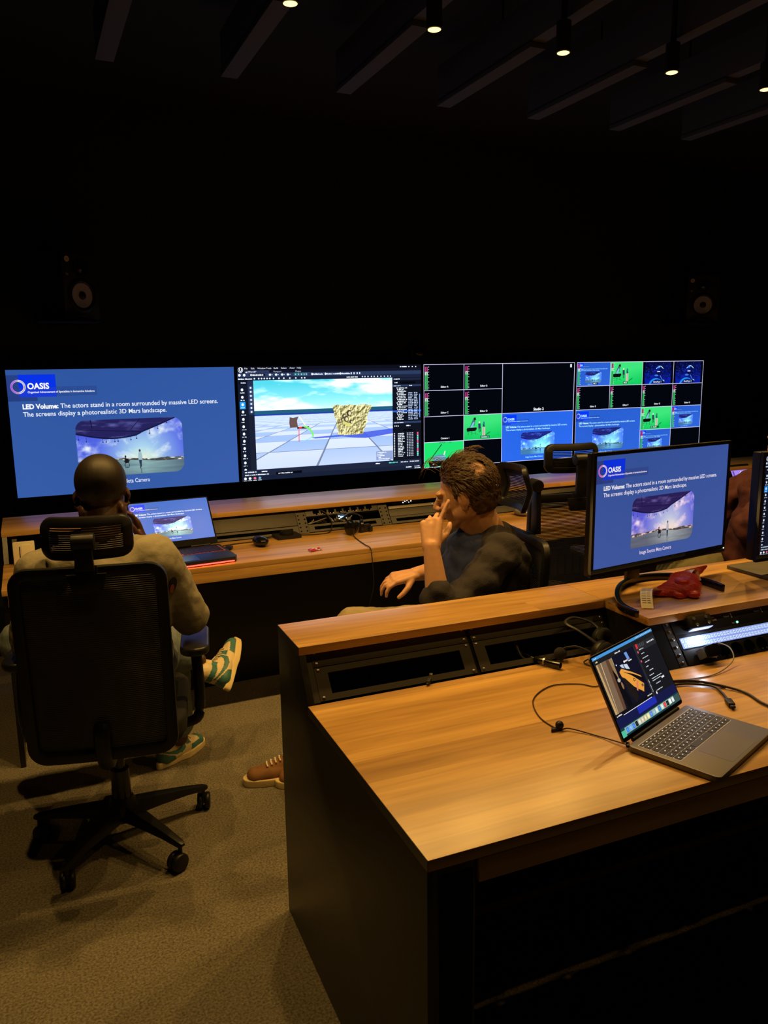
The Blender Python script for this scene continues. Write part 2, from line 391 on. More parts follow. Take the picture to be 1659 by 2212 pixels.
# ------------------------------------------------------------------ pictures on the screens, drawn here
_tc = {}
def text_tris(s, bold=0.0):
    if (s, bold) in _tc: return _tc[(s, bold)]
    cu = bpy.data.curves.new('t', 'FONT'); cu.body = s; cu.size = 1; cu.resolution_u = 3; cu.offset = bold
    o = bpy.data.objects.new('t', cu); COL.objects.link(o)
    dg = bpy.context.evaluated_depsgraph_get(); me = o.evaluated_get(dg).to_mesh(); me.calc_loop_triangles()
    co = np.zeros(len(me.vertices)*3); me.vertices.foreach_get('co', co); co = co.reshape(-1, 3)[:, :2]
    ti = np.zeros(len(me.loop_triangles)*3, dtype=np.int32); me.loop_triangles.foreach_get('vertices', ti)
    r = co[ti.reshape(-1, 3)] if len(ti) else np.zeros((0,3,2))
    bpy.data.objects.remove(o); bpy.data.curves.remove(cu)
    _tc[(s, bold)] = r; return r
class Cv:
    def __init__(s, w, h, col=(0,0,0)): s.w, s.h = w, h; s.a = np.zeros((h, w, 3)) + np.array(col)/255.
    def _bl(s, x0, y0, m, c, al=1):
        h, w = m.shape; X0, Y0 = max(0, x0), max(0, y0); X1, Y1 = min(s.w, x0+w), min(s.h, y0+h)
        if X1 <= X0 or Y1 <= Y0: return
        mm = (m[Y0-y0:Y1-y0, X0-x0:X1-x0]*al)[..., None]
        s.a[Y0:Y1, X0:X1] = s.a[Y0:Y1, X0:X1]*(1-mm) + np.array(c)/255.*mm
    def rect(s, x0, y0, x1, y1, c, al=1):
        x0, y0, x1, y1 = [int(round(v)) for v in (x0, y0, x1, y1)]
        if x1 > x0 and y1 > y0: s._bl(x0, y0, np.ones((y1-y0, x1-x0)), c, al)
    def poly(s, pts, c, al=1):
        P = np.array(pts, float); x0, y0 = np.floor(P.min(0)).astype(int)-1; x1, y1 = np.ceil(P.max(0)).astype(int)+1
        x0, y0 = max(x0, -2), max(y0, -2); x1, y1 = min(x1, s.w+2), min(y1, s.h+2)
        if x1 <= x0 or y1 <= y0: return
        acc = 0
        for (ox, oy) in ((.25,.25),(.75,.25),(.25,.75),(.75,.75)):
            X, Y = np.meshgrid(np.arange(x0, x1)+ox, np.arange(y0, y1)+oy); ins = np.zeros(X.shape, bool)
            for i in range(len(P)):
                xa, ya = P[i-1]; xb, yb = P[i]
                if ya == yb: continue
                ins ^= ((ya > Y) != (yb > Y)) & (X < (xb-xa)*(Y-ya)/(yb-ya)+xa)
            acc = acc + ins
        s._bl(x0, y0, acc/4., c, al)
    def ell(s, cx, cy, rx, ry, c, al=1, inner=0, soft=1.0):
        x0, y0 = int(cx-rx-2), int(cy-ry-2); x1, y1 = int(cx+rx+3), int(cy+ry+3)
        X, Y = np.meshgrid(np.arange(x0, x1)+.5, np.arange(y0, y1)+.5)
        d = np.sqrt(((X-cx)/rx)**2 + ((Y-cy)/ry)**2); k = min(rx, ry)/soft
        m = np.clip((1-d)*k+.5, 0, 1)
        if inner: m *= np.clip((d-inner)*k+.5, 0, 1)
        s._bl(x0, y0, m, c, al)
    def line(s, p, q, w, c, al=1):
        p, q = np.array(p, float), np.array(q, float); d = q-p; L = np.hypot(*d)
        if L < 1e-6: return
        n = np.array((-d[1], d[0]))/L*w/2; s.poly([p+n, q+n, q-n, p-n], c, al)
    def text(s, t, x, y, size, c=(255,255,255), bold=0.0, width=None, al=1):
        T = text_tris(t, bold)
        if not len(T): return
        T = T*size
        if width: T = T*np.array([width/max(1e-6, T[..., 0].max()), 1])
        ss = 3; T = T*np.array([1, -1])+np.array([x, y])
        x0, y0 = np.floor(T.min((0,1))).astype(int)-1; x1, y1 = np.ceil(T.max((0,1))).astype(int)+1
        m = np.zeros(((y1-y0)*ss, (x1-x0)*ss)); T = (T-np.array([x0, y0]))*ss
        for tr in T:
            a = np.floor(tr.min(0)).astype(int); b = np.ceil(tr.max(0)).astype(int)+1
            X, Y = np.meshgrid(np.arange(a[0], b[0])+.5, np.arange(a[1], b[1])+.5)
            e = [(tr[(i+1)%3,0]-tr[i,0])*(Y-tr[i,1])-(tr[(i+1)%3,1]-tr[i,1])*(X-tr[i,0]) for i in range(3)]
            ins = ((e[0] >= 0)&(e[1] >= 0)&(e[2] >= 0)) | ((e[0] <= 0)&(e[1] <= 0)&(e[2] <= 0))
            sl = m[a[1]:b[1], a[0]:b[0]]; sl[ins[:sl.shape[0], :sl.shape[1]]] = 1
        m = m.reshape(y1-y0, ss, x1-x0, ss).mean((1,3)); s._bl(x0, y0, m, c, al)
    def paste(s, src, x0, y0, x1, y1):
        x0, y0, x1, y1 = [int(round(v)) for v in (x0, y0, x1, y1)]
        a = resize(src, x1-x0, y1-y0); s.a[y0:y1, x0:x1] = a
def resize(a, w, h):
    H, W = a.shape[:2]
    k = max(1, int(min(W/w, H/h)))
    if k > 1: a = a[:H//k*k, :W//k*k].reshape(H//k, k, W//k, k, 3).mean((1,3)); H, W = a.shape[:2]
    x = np.clip((np.arange(w)+.5)*W/w-.5, 0, W-1); y = np.clip((np.arange(h)+.5)*H/h-.5, 0, H-1)
    xi = np.minimum(x.astype(int), W-2); yi = np.minimum(y.astype(int), H-2); fx = (x-xi)[None,:,None]; fy = (y-yi)[:,None,None]
    return (a[yi][:,xi]*(1-fx)+a[yi][:,xi+1]*fx)*(1-fy)+(a[yi+1][:,xi]*(1-fx)+a[yi+1][:,xi+1]*fx)*fy
def vnoise(X, Y, seed=0):
    def h(i, j): return np.modf(np.abs(np.sin(i*127.1+j*311.7+seed*17.3)*43758.5453))[0]
    i, j = np.floor(X), np.floor(Y); f, g = X-i, Y-j; f = f*f*(3-2*f); g = g*g*(3-2*g)
    return (h(i,j)*(1-f)+h(i+1,j)*f)*(1-g)+(h(i,j+1)*(1-f)+h(i+1,j+1)*f)*g
def fbm(X, Y, o=5, seed=0): return sum(vnoise(X*2**k, Y*2**k, seed+k)*.5**(k+1) for k in range(o))
def mixc(a, b, t): t = t[..., None]; return np.array(a)/255.*(1-t)+np.array(b)/255.*t if not isinstance(a, np.ndarray) else a*(1-t)+np.array(b)/255.*t
def to_img(name, a):
    h, w = a.shape[:2]; im = bpy.data.images.new(name, w, h); buf = np.ones((h, w, 4), np.float32)
    buf[..., :3] = np.clip(a[::-1], 0, 1); im.pixels.foreach_set(buf.ravel()); im.update(); im.pack(); return im

def stage_picture(w=760, h=360):
    """the photograph on the slide: two figures on a floor inside a curved wall showing sky"""
    X, Y = np.meshgrid(np.linspace(0, 1, w), np.linspace(0, 1, h))
    cx, cy = .60, .72
    dx, dy = (X-cx)*2.1, Y-cy; R = np.hypot(dx, dy); A = np.arctan2(dy, dx)
    sky = mixc((78, 98, 228), (176, 220, 240), np.clip(1.25-R*1.3, 0, 1))
    cl = fbm(A*3.4+20, R*4.2, 5, 3); cl2 = fbm(X*9, Y*8, 5, 9)
    sky = mixc(sky, (235, 245, 250), np.clip((cl-.42)*3.4, 0, 1)*np.clip((cl2-.24)*3, 0, 1)*.95)
    sky = mixc(sky, (255, 250, 205), np.clip(.62-np.hypot(dx*.8, dy*1.7)*1.7, 0, 1))
    sky = mixc(sky, (120, 130, 140), np.clip((Y-.60)*4, 0, 1)*np.clip(np.abs(X-.6)*3-.5, 0, 1)*.55)
    hor = .775+.0*X - .05*np.clip(1-np.abs(X-.42)*3.2, 0, 1)
    mtn = hor - .035 - .09*np.clip(fbm(X*9, X*0, 4, 4)-.3, 0, 1)*(np.clip((X-.62)*5, 0, 1)+np.clip((.2-X)*6, 0, 1))
    mt = (Y > mtn) & (Y < hor)
    rock = mixc((70, 72, 70), (240, 238, 225), np.clip((fbm(X*26, Y*26, 4, 5)-.38)*4, 0, 1))
    out = np.where(mt[..., None], rock, sky)
    fl = mixc((88, 112, 128), (150, 190, 190), np.clip(1-np.abs(X-.63)*2.6, 0, 1)*np.clip(1.3-(Y-.78)*3, 0, 1))
    fl = mixc(fl, (60, 80, 96), np.clip(fbm(X*3, Y*24, 4, 6)-.35, 0, 1)*.9)
    out = np.where((Y > hor)[..., None], fl, out)
    edge = .235 + .10*np.sin(np.clip(X, 0, .62)/.62*math.pi*.9) - .42*np.clip(X-.55, 0, 1)**1.15*1.9
    ce = mixc((38, 34, 92), (120, 128, 200), np.clip((fbm(X*6+3, Y*11, 4, 8)-.42)*2.5, 0, 1))
    out = np.where((Y < edge)[..., None], ce, out); out = np.where((np.abs(Y-edge) < .012)[..., None], np.array((20, 22, 60))/255., out)
    c = Cv(w, h); c.a = out
    c.line((0, .16*h), (.62*w, .24*h), 4, (22, 22, 60)); c.line((.50*w, .2*h), (.60*w, 0), 4, (22, 22, 60)); c.line((.14*w, 0), (.15*w, .15*h), 7, (22, 22, 60))
    for x, y in ((.02,.30),(.09,.34),(.24,.36),(.27,.36),(.35,.36),(.38,.355),(.50,.34),(.555,.32),(.68,.24),(.76,.16),(.85,.06)):
        c.line((x*w, (y-.04)*h), (x*w, (y+.03)*h), 2.5, (35, 45, 95)); c.ell(x*w, (y+.035)*h, 5, 4, (35, 45, 95))
    # figures
    gx, gy = .575*w, .80*h
    c.poly([(gx-14, gy-44), (gx-10, gy-70), (gx+10, gy-70), (gx+16, gy-44), (gx+13, gy-18), (gx-12, gy-18)], (160, 190, 200))
    c.ell(gx, gy-80, 7, 9, (60, 60, 66)); c.poly([(gx-10, gy-20), (gx+11, gy-20), (gx+8, gy+4), (gx-7, gy+4)], (40, 60, 90))
    c.line((gx-3, gy), (gx-1, gy+36), 6, (45, 45, 55)); c.line((gx+5, gy), (gx+5, gy+26), 6, (45, 45, 55)); c.line((gx+3, gy+36), (gx+4, gy+66), 7, (60, 85, 100), .6)
    gx = .445*w
    c.ell(gx-6, gy-46, 6, 8, (30, 30, 34)); c.poly([(gx-14, gy-38), (gx+12, gy-30), (gx+20, gy-6), (gx-12, gy-2)], (25, 25, 30))
    c.line((gx-20, gy-14), (gx+24, gy-20), 5, (25, 25, 30)); c.line((gx-12, gy-2), (gx-12, gy+20), 4, (25, 25, 30)); c.line((gx+16, gy-2), (gx+18, gy+20), 4, (25, 25, 30))
    c.ell(gx+2, gy+24, 16, 5, (50, 62, 74), .7)
    return c.a
def slide(pic, W=1600, H=900):
    X, Y = np.meshgrid(np.linspace(0, 1, W), np.linspace(0, 1, H)); c = Cv(W, H)
    c.a = mixc((47, 86, 160), (58, 94, 170), np.clip(Y*.6+np.abs(X-.3)*.5, 0, 1)); D = (38, 62, 130)
    c.rect(0, .04*H, .05*W, .242*H, D, .9); c.rect(0, .20*H, .119*W, .242*H, D, .9); c.rect(.19*W, .133*H, .368*W, .208*H, D, .45)
    c.rect(.047*W, .038*H, .198*W, .212*H, (8, 50, 232))
    c.rect(.047*W, .14*H, .198*W, .212*H, (30, 60, 205), .8)
    rx, ry = .0305*W, .0545*H; cx, cy = .0445*W, .131*H
    for k in range(40):
        a0, a1 = 2*math.pi*k/40, 2*math.pi*(k+1.15)/40; t = .5+.5*math.cos(a0+.2)
        colr = [200+45*t, 120+130*t, 225-20*t] if t < .55 else [250, 250, 215+40*(1-t)]
        c.poly([(cx+rx*math.cos(a0), cy+ry*math.sin(a0)), (cx+rx*math.cos(a1), cy+ry*math.sin(a1)), (cx+rx*.72*math.cos(a1), cy+ry*.72*math.sin(a1)), (cx+rx*.72*math.cos(a0), cy+ry*.72*math.sin(a0))], colr)
    c.ell(cx, cy, rx*.93, ry*.93, (90, 60, 200), .5, inner=.86)
    c.text('OASIS', .081*W, .149*H, 58, (255,255,255), .035, width=.089*W)
    c.text('Organised Advancement of Specialists in Immersive Solutions', .081*W, .181*H, 19, (245,245,255), .03, width=.277*W)
    c.text('LED Volume:', .054*W, .303*H, 46, (255,255,255), .04, width=.147*W)
    c.text('The actors stand in a room surrounded by massive LED screens.', .209*W, .303*H, 46, (245,248,255), .012, width=.706*W)
    c.text('The screens display a photorealistic 3D Mars landscape.', .054*W, .362*H, 46, (245,248,255), .012, width=.617*W)
    x0, y0, x1, y1 = .263*W, .408*H, .739*W, .872*H; w, h = int(x1-x0), int(y1-y0)
    p = Cv(w, h); p.a = resize(pic, w, h); r = 70
    XX, YY = np.meshgrid(np.arange(w)+.5, np.arange(h)+.5); qx = np.maximum(np.maximum(r-XX, XX-(w-r)), 0); qy = np.maximum(np.maximum(r-YY, YY-(h-r)), 0)
    qq = np.where((YY > h*.6) & (XX < w*.5), 0, np.hypot(qx, qy)); msk = np.clip(r-qq, 0, 1)[..., None]
    X0, Y0 = int(x0), int(y0); c.a[Y0:Y0+h, X0:X0+w] = c.a[Y0:Y0+h, X0:X0+w]*(1-msk)+p.a*msk
    c.text('Image Source: Meta Camera', .330*W, .938*H, 44, (230,236,255), .008, width=.243*W)
    return c.a
def squig(c, x, y, n, h=5, col=(235,245,255), rnd=None, w=None):
    """illegible small interface lettering: a row of small uneven strokes"""
    rnd = rnd or random.Random(int(x*7+y*13)); xx = x
    for k in range(n):
        ww = rnd.choice((3, 4, 5, 6)); hh = rnd.choice((h*.7, h, h*.85)); c.rect(xx, y-hh, xx+ww, y, col, .95); xx += ww+rnd.choice((0, 1, 1))
        if rnd.random() < .16: xx += 4
    return xx
def editor(W=1280, H=720):
    c = Cv(W, H, (22, 27, 44)); rnd = random.Random(5)
    c.rect(0, 0, W, 22, (10, 12, 24)); c.rect(0, 22, W, 40, (14, 18, 34)); c.rect(46, 24, 205, 40, (38, 48, 78))
    c.ell(22, 20, 16, 17, (240,245,255), 1, inner=.82); c.text('U', 13, 29, 27, (240,245,255), .04)
    x = 46
    for t in ('File', 'Edit', 'Window', 'Tools', 'Build', 'Select', 'Actor', 'Help'): c.text(t, x, 16, 15, (225,232,245), .01); x += 14+len(t)*7
    c.text('(World)*', 66, 37, 15, (240,244,255), .01); c.text('Viewport', 232, 37, 14, (210,216,235)); c.text('Plugins', 378, 37, 14, (210,216,235))
    c.poly([(52, 38), (58, 28), (64, 38)], (235,225,210)); c.rect(0, 40, W, 64, (38, 52, 84)); c.rect(0, 64, W, 84, (24, 32, 56))
    for xx in (14, 44): c.ell(xx, 52, 8, 8, (240,245,255))
    c.rect(78, 44, 178, 60, (12, 16, 30)); squig(c, 96, 57, 14, 9); c.ell(88, 52, 6, 6, (240,245,255))
    for xx in (210, 250, 290, 328): c.ell(xx, 52, 8, 7, (220,230,245)); c.rect(xx+12, 50, xx+16, 54, (220,230,245))
    c.rect(368, 42, 460, 61, (44, 92, 110)); 
    for k, xx in enumerate((376, 396, 416, 434, 450)): c.poly([(xx, 46), (xx+8, 52), (xx, 58)], (90, 230, 170) if k < 1 else (170, 200, 210))
    for xx, n in ((486, 13), (578, 17), (682, 11)): squig(c, xx+12, 57, n, 9); c.ell(xx+5, 52, 6, 7, (240,245,255))
    for xx in (760, 780, 802, 820): c.rect(xx, 46, xx+8, 58, (220,228,245))
    squig(c, 4, 80, 15, 8); squig(c, 1120, 17, 9, 8)
    for xx in (1184, 1210, 1236): c.rect(xx, 10, xx+8, 17, (235,240,255))
    # viewport
    vx0, vy0, vx1, vy1 = 99, 86, 1062, 650; w, h = vx1-vx0, vy1-vy0; X, Y = np.meshgrid(np.linspace(0, 1, w), np.linspace(0, 1, h))
    sky = mixc((78, 196, 214), (190, 244, 250), np.clip(Y*2.6-.1, 0, 1))
    n = fbm(X*4.2, Y*8.5, 5, 21); sky = mixc(sky, (246, 255, 255), np.clip((n-.40)*5, 0, 1)); sky = mixc(sky, (240,254,255), np.clip((Y-.25)*6, 0, 1)*.7)
    hz = .375; zz = 1/np.maximum(Y-hz+.015, .004); gx = (X-.62)*zz*1.15+.35; gz = zz*1.0+.1
    chk = ((np.floor(gx)+np.floor(gz*1.3)) % 2); nearf = np.clip((Y-.44)*5, 0, 1)
    fl = mixc((150, 178, 226), (200, 212, 248), chk); fl = mixc(fl, (196, 214, 246), np.clip(1-nearf, 0, 1)*.55); fl = mixc(fl, (186, 200, 240), np.clip((Y-.72)*4, 0, 1)*.75)
    ln = ((np.abs(gx-np.round(gx)) < .012+.006*zz*.3) | (np.abs(gz*1.3-np.round(gz*1.3)) < .010+.02*(Y-hz))) & (Y > .5)
    fl = np.where(ln[..., None], fl*.62, fl)
    out = np.where((Y < hz)[..., None], sky, fl); b = (Y > hz-.038) & (Y < hz+.012); out = np.where(b[..., None], np.array((30, 84, 112))/255., out)
    b = (Y > hz+.003) & (Y < hz+.02); out = np.where(b[..., None], np.array((30, 54, 150))/255., out)
    c.a[vy0:vy1, vx0:vx1] = out
    def V(x, y): return (x/1.28/1280*W*1.28*1.0, y)
    # blue shadow on the floor
    c.poly([(470, 462), (620, 456), (760, 448), (905, 440), (1062, 428), (1062, 462), (960, 474), (860, 484), (800, 480), (690, 466), (500, 470)], (62, 84, 205), .9)
    # rock, lumpy
    pts = [(626, 262), (660, 254), (700, 262), (742, 256), (800, 262), (850, 256), (912, 266), (905, 288), (884, 312), (872, 340), (876, 372), (862, 396), (848, 428), (842, 456), (760, 458), (700, 458), (652, 452), (664, 430), (650, 398), (652, 360), (640, 336), (634, 300)]
    m = Cv(W, H); m.poly(pts, (255,255,255)); mk = m.a[..., :1]
    XX, YY = np.meshgrid(np.arange(W)/26., np.arange(H)/26.); a1 = fbm(XX*1.3, YY*1.3, 4, 31); g = np.gradient(a1, axis=1)*-18+np.gradient(a1, axis=0)*-16+.5
    rk = mixc((88, 84, 42), (240, 232, 176), np.clip(g*.9+.12+(a1-.5)*.8, 0, 1)); c.a = c.a*(1-mk)+rk*mk
    for (x, y, r) in ((706, 330, 14), (742, 312, 18), (720, 350, 18), (756, 370, 12), (692, 352, 9)): c.ell(x, y, r, r*1.1, (56, 48, 34), .85); c.ell(x+5, y+2, r*.55, r*.7, (226, 216, 170), .9)
    c.poly([(694, 380), (716, 368), (760, 392), (742, 402)], (200, 196, 110)); c.line((775, 262), (800, 450), 4, (120, 114, 70), .8); c.line((842, 300), (820, 440), 4, (120, 114, 70), .7)
    # chair shaped cut out and gizmo
    c.poly([(330, 324), (352, 330), (388, 322), (378, 350), (384, 392), (330, 392), (326, 360)], (96, 74, 72)); c.rect(378, 392, 456, 402, (60, 40, 34))
    for a in range(16):
        t0, t1 = math.radians(-62+a*5), math.radians(-57+a*5)
    c.line((396, 322), (440, 392), 7, (240, 222, 190)); c.line((380, 392), (460, 390), 5, (40, 34, 30))
    c.line((390, 398), (388, 486), 5, (232, 70, 90)); q = [(412+74*math.cos(math.radians(t)), 462+76*math.sin(math.radians(t))) for t in range(-80, 4, 6)]
    for a, b in zip(q, q[1:]): c.line(a, b, 11, (110, 226, 90))
    q = [(396+90*math.cos(math.radians(t)), 436+46*math.sin(math.radians(t))) for t in range(20, 100, 8)]
    for a, b in zip(q, q[1:]): c.line(a, b, 4, (110, 210, 230))
    c.ell(400, 394, 10, 6, (250, 60, 40)); c.rect(935, 580, 1060, 640, (132, 148, 190)); 
    for k, n in enumerate((12, 7, 10, 4, 16)): squig(c, 942+(10 if k > 2 else 0), 592+k*11, n, 6, (240,245,255))
    # toolbars
    for k, xx in enumerate((108, 136, 154, 172, 190, 208, 232, 268, 300, 340, 380, 420, 440)): c.ell(xx, 75, 5, 5, (225,232,250))
    squig(c, 730, 80, 15, 8); 
    for xx in (840, 858, 880, 905, 925, 950, 975, 1000, 1025, 1045): c.rect(xx, 71, xx+8, 79, (200,212,240))
    c.rect(0, 84, 62, H, (16, 21, 38)); c.rect(62, 88, 99, 300, (30, 40, 68)); c.rect(6, 92, 60, 106, (8,10,20)); squig(c, 20, 103, 6, 7)
    for k in range(12):
        y = 150+k*46
        if k == 2: c.rect(8, y-26, 44, y+20, (30, 140, 230))
        c.ell(26, y-8, 8, 9, (225,236,250)); squig(c, 14, y+14, 4 if k % 3 else 5, 6)
    for k in range(7): c.rect(70, 122+k*25, 92, 140+k*25, (70, 84, 120)); c.ell(81, 131+k*25, 5, 6, (235,240,255))
    # outliner
    c.rect(1064, 84, W, 650, (12, 16, 28)); c.rect(1064, 88, W, 104, (24, 32, 54)); squig(c, 1074, 100, 7, 8); squig(c, 1078, 124, 4, 8); c.rect(1120, 114, 1236, 128, (4,6,12)); c.rect(1064, 134, W, 146, (40, 54, 88)); squig(c, 1072, 144, 10, 6); squig(c, 1190, 144, 4, 6)
    for k in range(20):
        y = 160+k*11.2
        if k == 14: c.rect(1064, y-9, W, y+2, (40, 90, 190))
        c.rect(1094+(k % 3)*4, y-7, 1101+(k % 3)*4, y, (240,244,255)); squig(c, 1110, y, rnd.randint(5, 11), 7); 
        if k > 2: squig(c, 1182, y, 6, 7, (190,210,245)); squig(c, 1226, y, 5, 7, (190,210,245))
    c.rect(1266, 200, 1272, 360, (120, 160, 235)); c.rect(1064, 384, W, 398, (40, 54, 88)); squig(c, 1074, 395, 12, 7); squig(c, 1074, 418, 6, 8); squig(c, 1164, 418, 6, 8); c.rect(1138, 440, 1212, 450, (2,3,8))
    for k in range(15):
        y = 470+k*11.2; squig(c, 1100, y, rnd.randint(6, 10), 7); c.ell(1074, y-4, 4, 4, (235,240,255))
        for xx in (1172, 1186, 1200, 1214): c.ell(xx, y-4, 3.5, 3.5, (220,228,250))
        cc = ((240,90,110),(240,90,150),(110,225,220),(120,220,150),(110,200,240))[k % 5]; c.rect(1246, y-8, 1258, y+1, cc)
    c.rect(0, 650, W, H, (26, 33, 54)); c.rect(0, 690, W, H, (20, 28, 48)); squig(c, 20, 668, 14, 8); squig(c, 130, 668, 8, 8); squig(c, 20, 686, 14, 8); squig(c, 110, 686, 11, 8); c.rect(225, 674, 400, 690, (6,8,16)); squig(c, 240, 686, 16, 7)
    squig(c, 930, 668, 7, 8); squig(c, 1030, 668, 10, 8, (90,230,200)); squig(c, 1120, 668, 10, 8); squig(c, 1190, 668, 12, 8)
    for xx, cc in ((22, (235,245,250)), (52, (250,250,235)), (84, (240,110,130)), (116, (120,160,190))): c.ell(xx, 704, 9, 8, cc); c.rect(xx-12, 716, xx+12, 719, (235,240,250))
    squig(c, 1160, 706, 8, 8); squig(c, 1226, 703, 7, 7); squig(c, 1226, 715, 8, 7)
    return c.a
def meter(c, x, y, w, h, dim=1.0):
    c.rect(x, y, x+w, y+h*.22, (190, 60, 130)); c.rect(x+w*.35, y+2, x+w*.65, y+h*.2, (80, 20, 60)); c.rect(x, y+h*.22, x+w, y+h*.36, (185, 225, 200)); c.rect(x, y+h*.36, x+w, y+h, (50, 185, 95))
    c.rect(x+w*.4, y+h*.25, x+w*.6, y+h, (60, 110, 80))
    for k, t in enumerate((0, .11, .22, .34, .46, .65, .78, .88, .95)): c.rect(x+w*1.1, y+h*t, x+w*1.55, y+h*t+3, (240,245,250))
def piano_scene(w=400, h=225):
    c = Cv(w, h, (24, 214, 104)); X, Y = np.meshgrid(np.linspace(0, 1, w), np.linspace(0, 1, h))
    c.a = mixc((60, 222, 120), (18, 200, 92), np.clip((Y-.4)*1.5+np.abs(X-.4)*.5, 0, 1))
    c.poly([(58, 118), (96, 40), (110, 22), (124, 24), (112, 96)], (60, 112, 96)); c.poly([(100, 34), (122, 24), (128, 46), (112, 50)], (30, 26, 30)); c.poly([(66, 112), (100, 62), (112, 70), (96, 112)], (120, 190, 220))
    c.poly([(30, 126), (40, 116), (132, 114), (136, 128), (120, 146), (34, 148)], (12, 14, 20)); c.line((46, 146), (46, 178), 4, (20,22,26)); c.line((84, 146), (84, 182), 3, (20,60,40)); c.line((118, 146), (122, 178), 3, (20,22,26)); c.line((34, 148), (150, 180), 2, (30, 120, 70))
    c.ell(162, 70, 7, 9, (230, 222, 205)); c.poly([(150, 82), (174, 80), (178, 126), (152, 126)], (44, 60, 92)); c.line((158, 124), (160, 160), 6, (24,28,38)); c.line((170, 124), (172, 156), 6, (24,28,38))
    c.rect(194, 114, 224, 190, (205, 200, 180)); c.rect(206, 114, 212, 190, (150, 140, 120)); c.poly([(200, 112), (198, 84), (208, 62), (220, 78), (216, 96), (222, 112)], (26, 84, 92)); c.ell(210, 82, 8, 10, (40, 130, 130))
    c.poly([(226, 184), (262, 160), (284, 158), (262, 176), (232, 190)], (14, 150, 74)); return c
def closeup(w=400, h=225):
    c = Cv(w, h, (30, 222, 110)); c.line((52, 168), (178, 22), 7, (20, 44, 36)); c.poly([(84, 150), (110, 118), (190, 112), (230, 150), (180, 176), (100, 172)], (90, 150, 180)); 
    for k in range(7): c.line((92+k*18, 160-k*4), (122+k*16, 128), 3, (200, 230, 240))
    c.poly([(44, 170), (70, 166), (220, 172), (232, 200), (120, 222), (60, 224)], (8, 14, 12)); c.line((200, 120), (212, 84), 12, (220, 232, 225)); c.text('AF', 86, 202, 16, (235,235,235), .02)
    for a in (160, 196, 262): c.ell(a, 8, 12, 7, (20, 120, 90), 1, inner=.7)
    c.a = np.clip(c.a, 0, 1); c.line((0, h-2), (w, h-2), 6, (90, 250, 225)); return c
def planet(w=400, h=225):
    c = Cv(w, h, (2, 3, 10)); X, Y = np.meshgrid(np.linspace(0, 1, w), np.linspace(0, 1, h)); n = fbm(X*14, Y*9, 4, 40)
    a = mixc((4, 8, 50), (10, 30, 160), np.clip(Y*1.2+(n-.5)*1.6, 0, 1)); ins = (np.abs(X-.5) < .44-.05*np.abs(Y-.5)); c.a = np.where(ins[..., None], a, c.a)
    rnd = random.Random(3)
    for k in range(60): c.ell(rnd.uniform(40, 360), rnd.uniform(6, 150), rnd.choice((1.2, 1.8, 2.6)), 1.6, (130, 150, 230), .8)
    q = [(175+90*t, 74-26*math.sin(math.pi*t)) for t in np.linspace(0, 1, 9)]
    for p, r in zip(q, q[1:]): c.line(p, r, 7, (200, 240, 250))
    c.ell(204, 60, 20, 8, (70, 140, 240)); c.rect(188, 98, 226, 106, (230,240,250)); c.ell(176, 250, 96, 84, (40, 150, 240), .9); c.ell(190, 262, 90, 84, (8, 40, 150)); c.ell(180, 140, 26, 8, (70, 120, 230)); c.line((226, 140), (270, 200), 6, (90, 150, 230)); c.ell(276, 196, 8, 12, (220,235,250))
    return c
def label_tag(c, t, x, y, s=17, box=None):
    if box: c.rect(x-8, y-s*.9, x+len(t)*s*.52+8, y+5, box)
    c.text(t, x, y, s, (240,245,250), .03)
def multiview_left(sl):
    W, H = 1600, 900; c = Cv(W, H, (3, 5, 12)); q, r = W/4, H/4; pi = piano_scene(); cl = closeup()
    for (i, j, t) in ((0,0,'Editor A'), (1,0,'Editor B'), (0,1,'Editor C'), (1,1,'Editor D')):
        meter(c, i*q+14, j*r+22, 26, 196); label_tag(c, t, i*q+q*.42, j*r+r*.9, 22)
    label_tag(c, 'Camera 1', .42*q, 2.9*r, 22)
    c.paste(pi.a, q, 2*r, 2*q, 3*r); label_tag(c, 'Camera 2', 1.45*q, 2.93*r, 20, (14, 90, 60)); c.paste(cl.a, 0, 3*r, q, 4*r)
    s = np.clip(sl*np.array([.78, 1.12, 1.38]), 0, 1); c.paste(s, 2*q, 2*r, W, H); c.text('Studio 2', 2*q+q*.86, 1.93*r, 34, (245,248,255), .04)
    c.rect(W-52, 16, W-34, 46, (225, 250, 245)); L = (214, 210, 248)
    for x in (2, q, 2*q): c.rect(x-2, 0, x+3, H, L)
    c.rect(W-5, 0, W, H, L); c.rect(0, 0, W, 5, L); c.rect(0, H-4, W, H, L)
    for y in (r, 2*r, 3*r): c.rect(0, y-2, 2*q, y+3, L)
    c.rect(2*q, 2*r-2, W, 2*r+3, L); return c.a
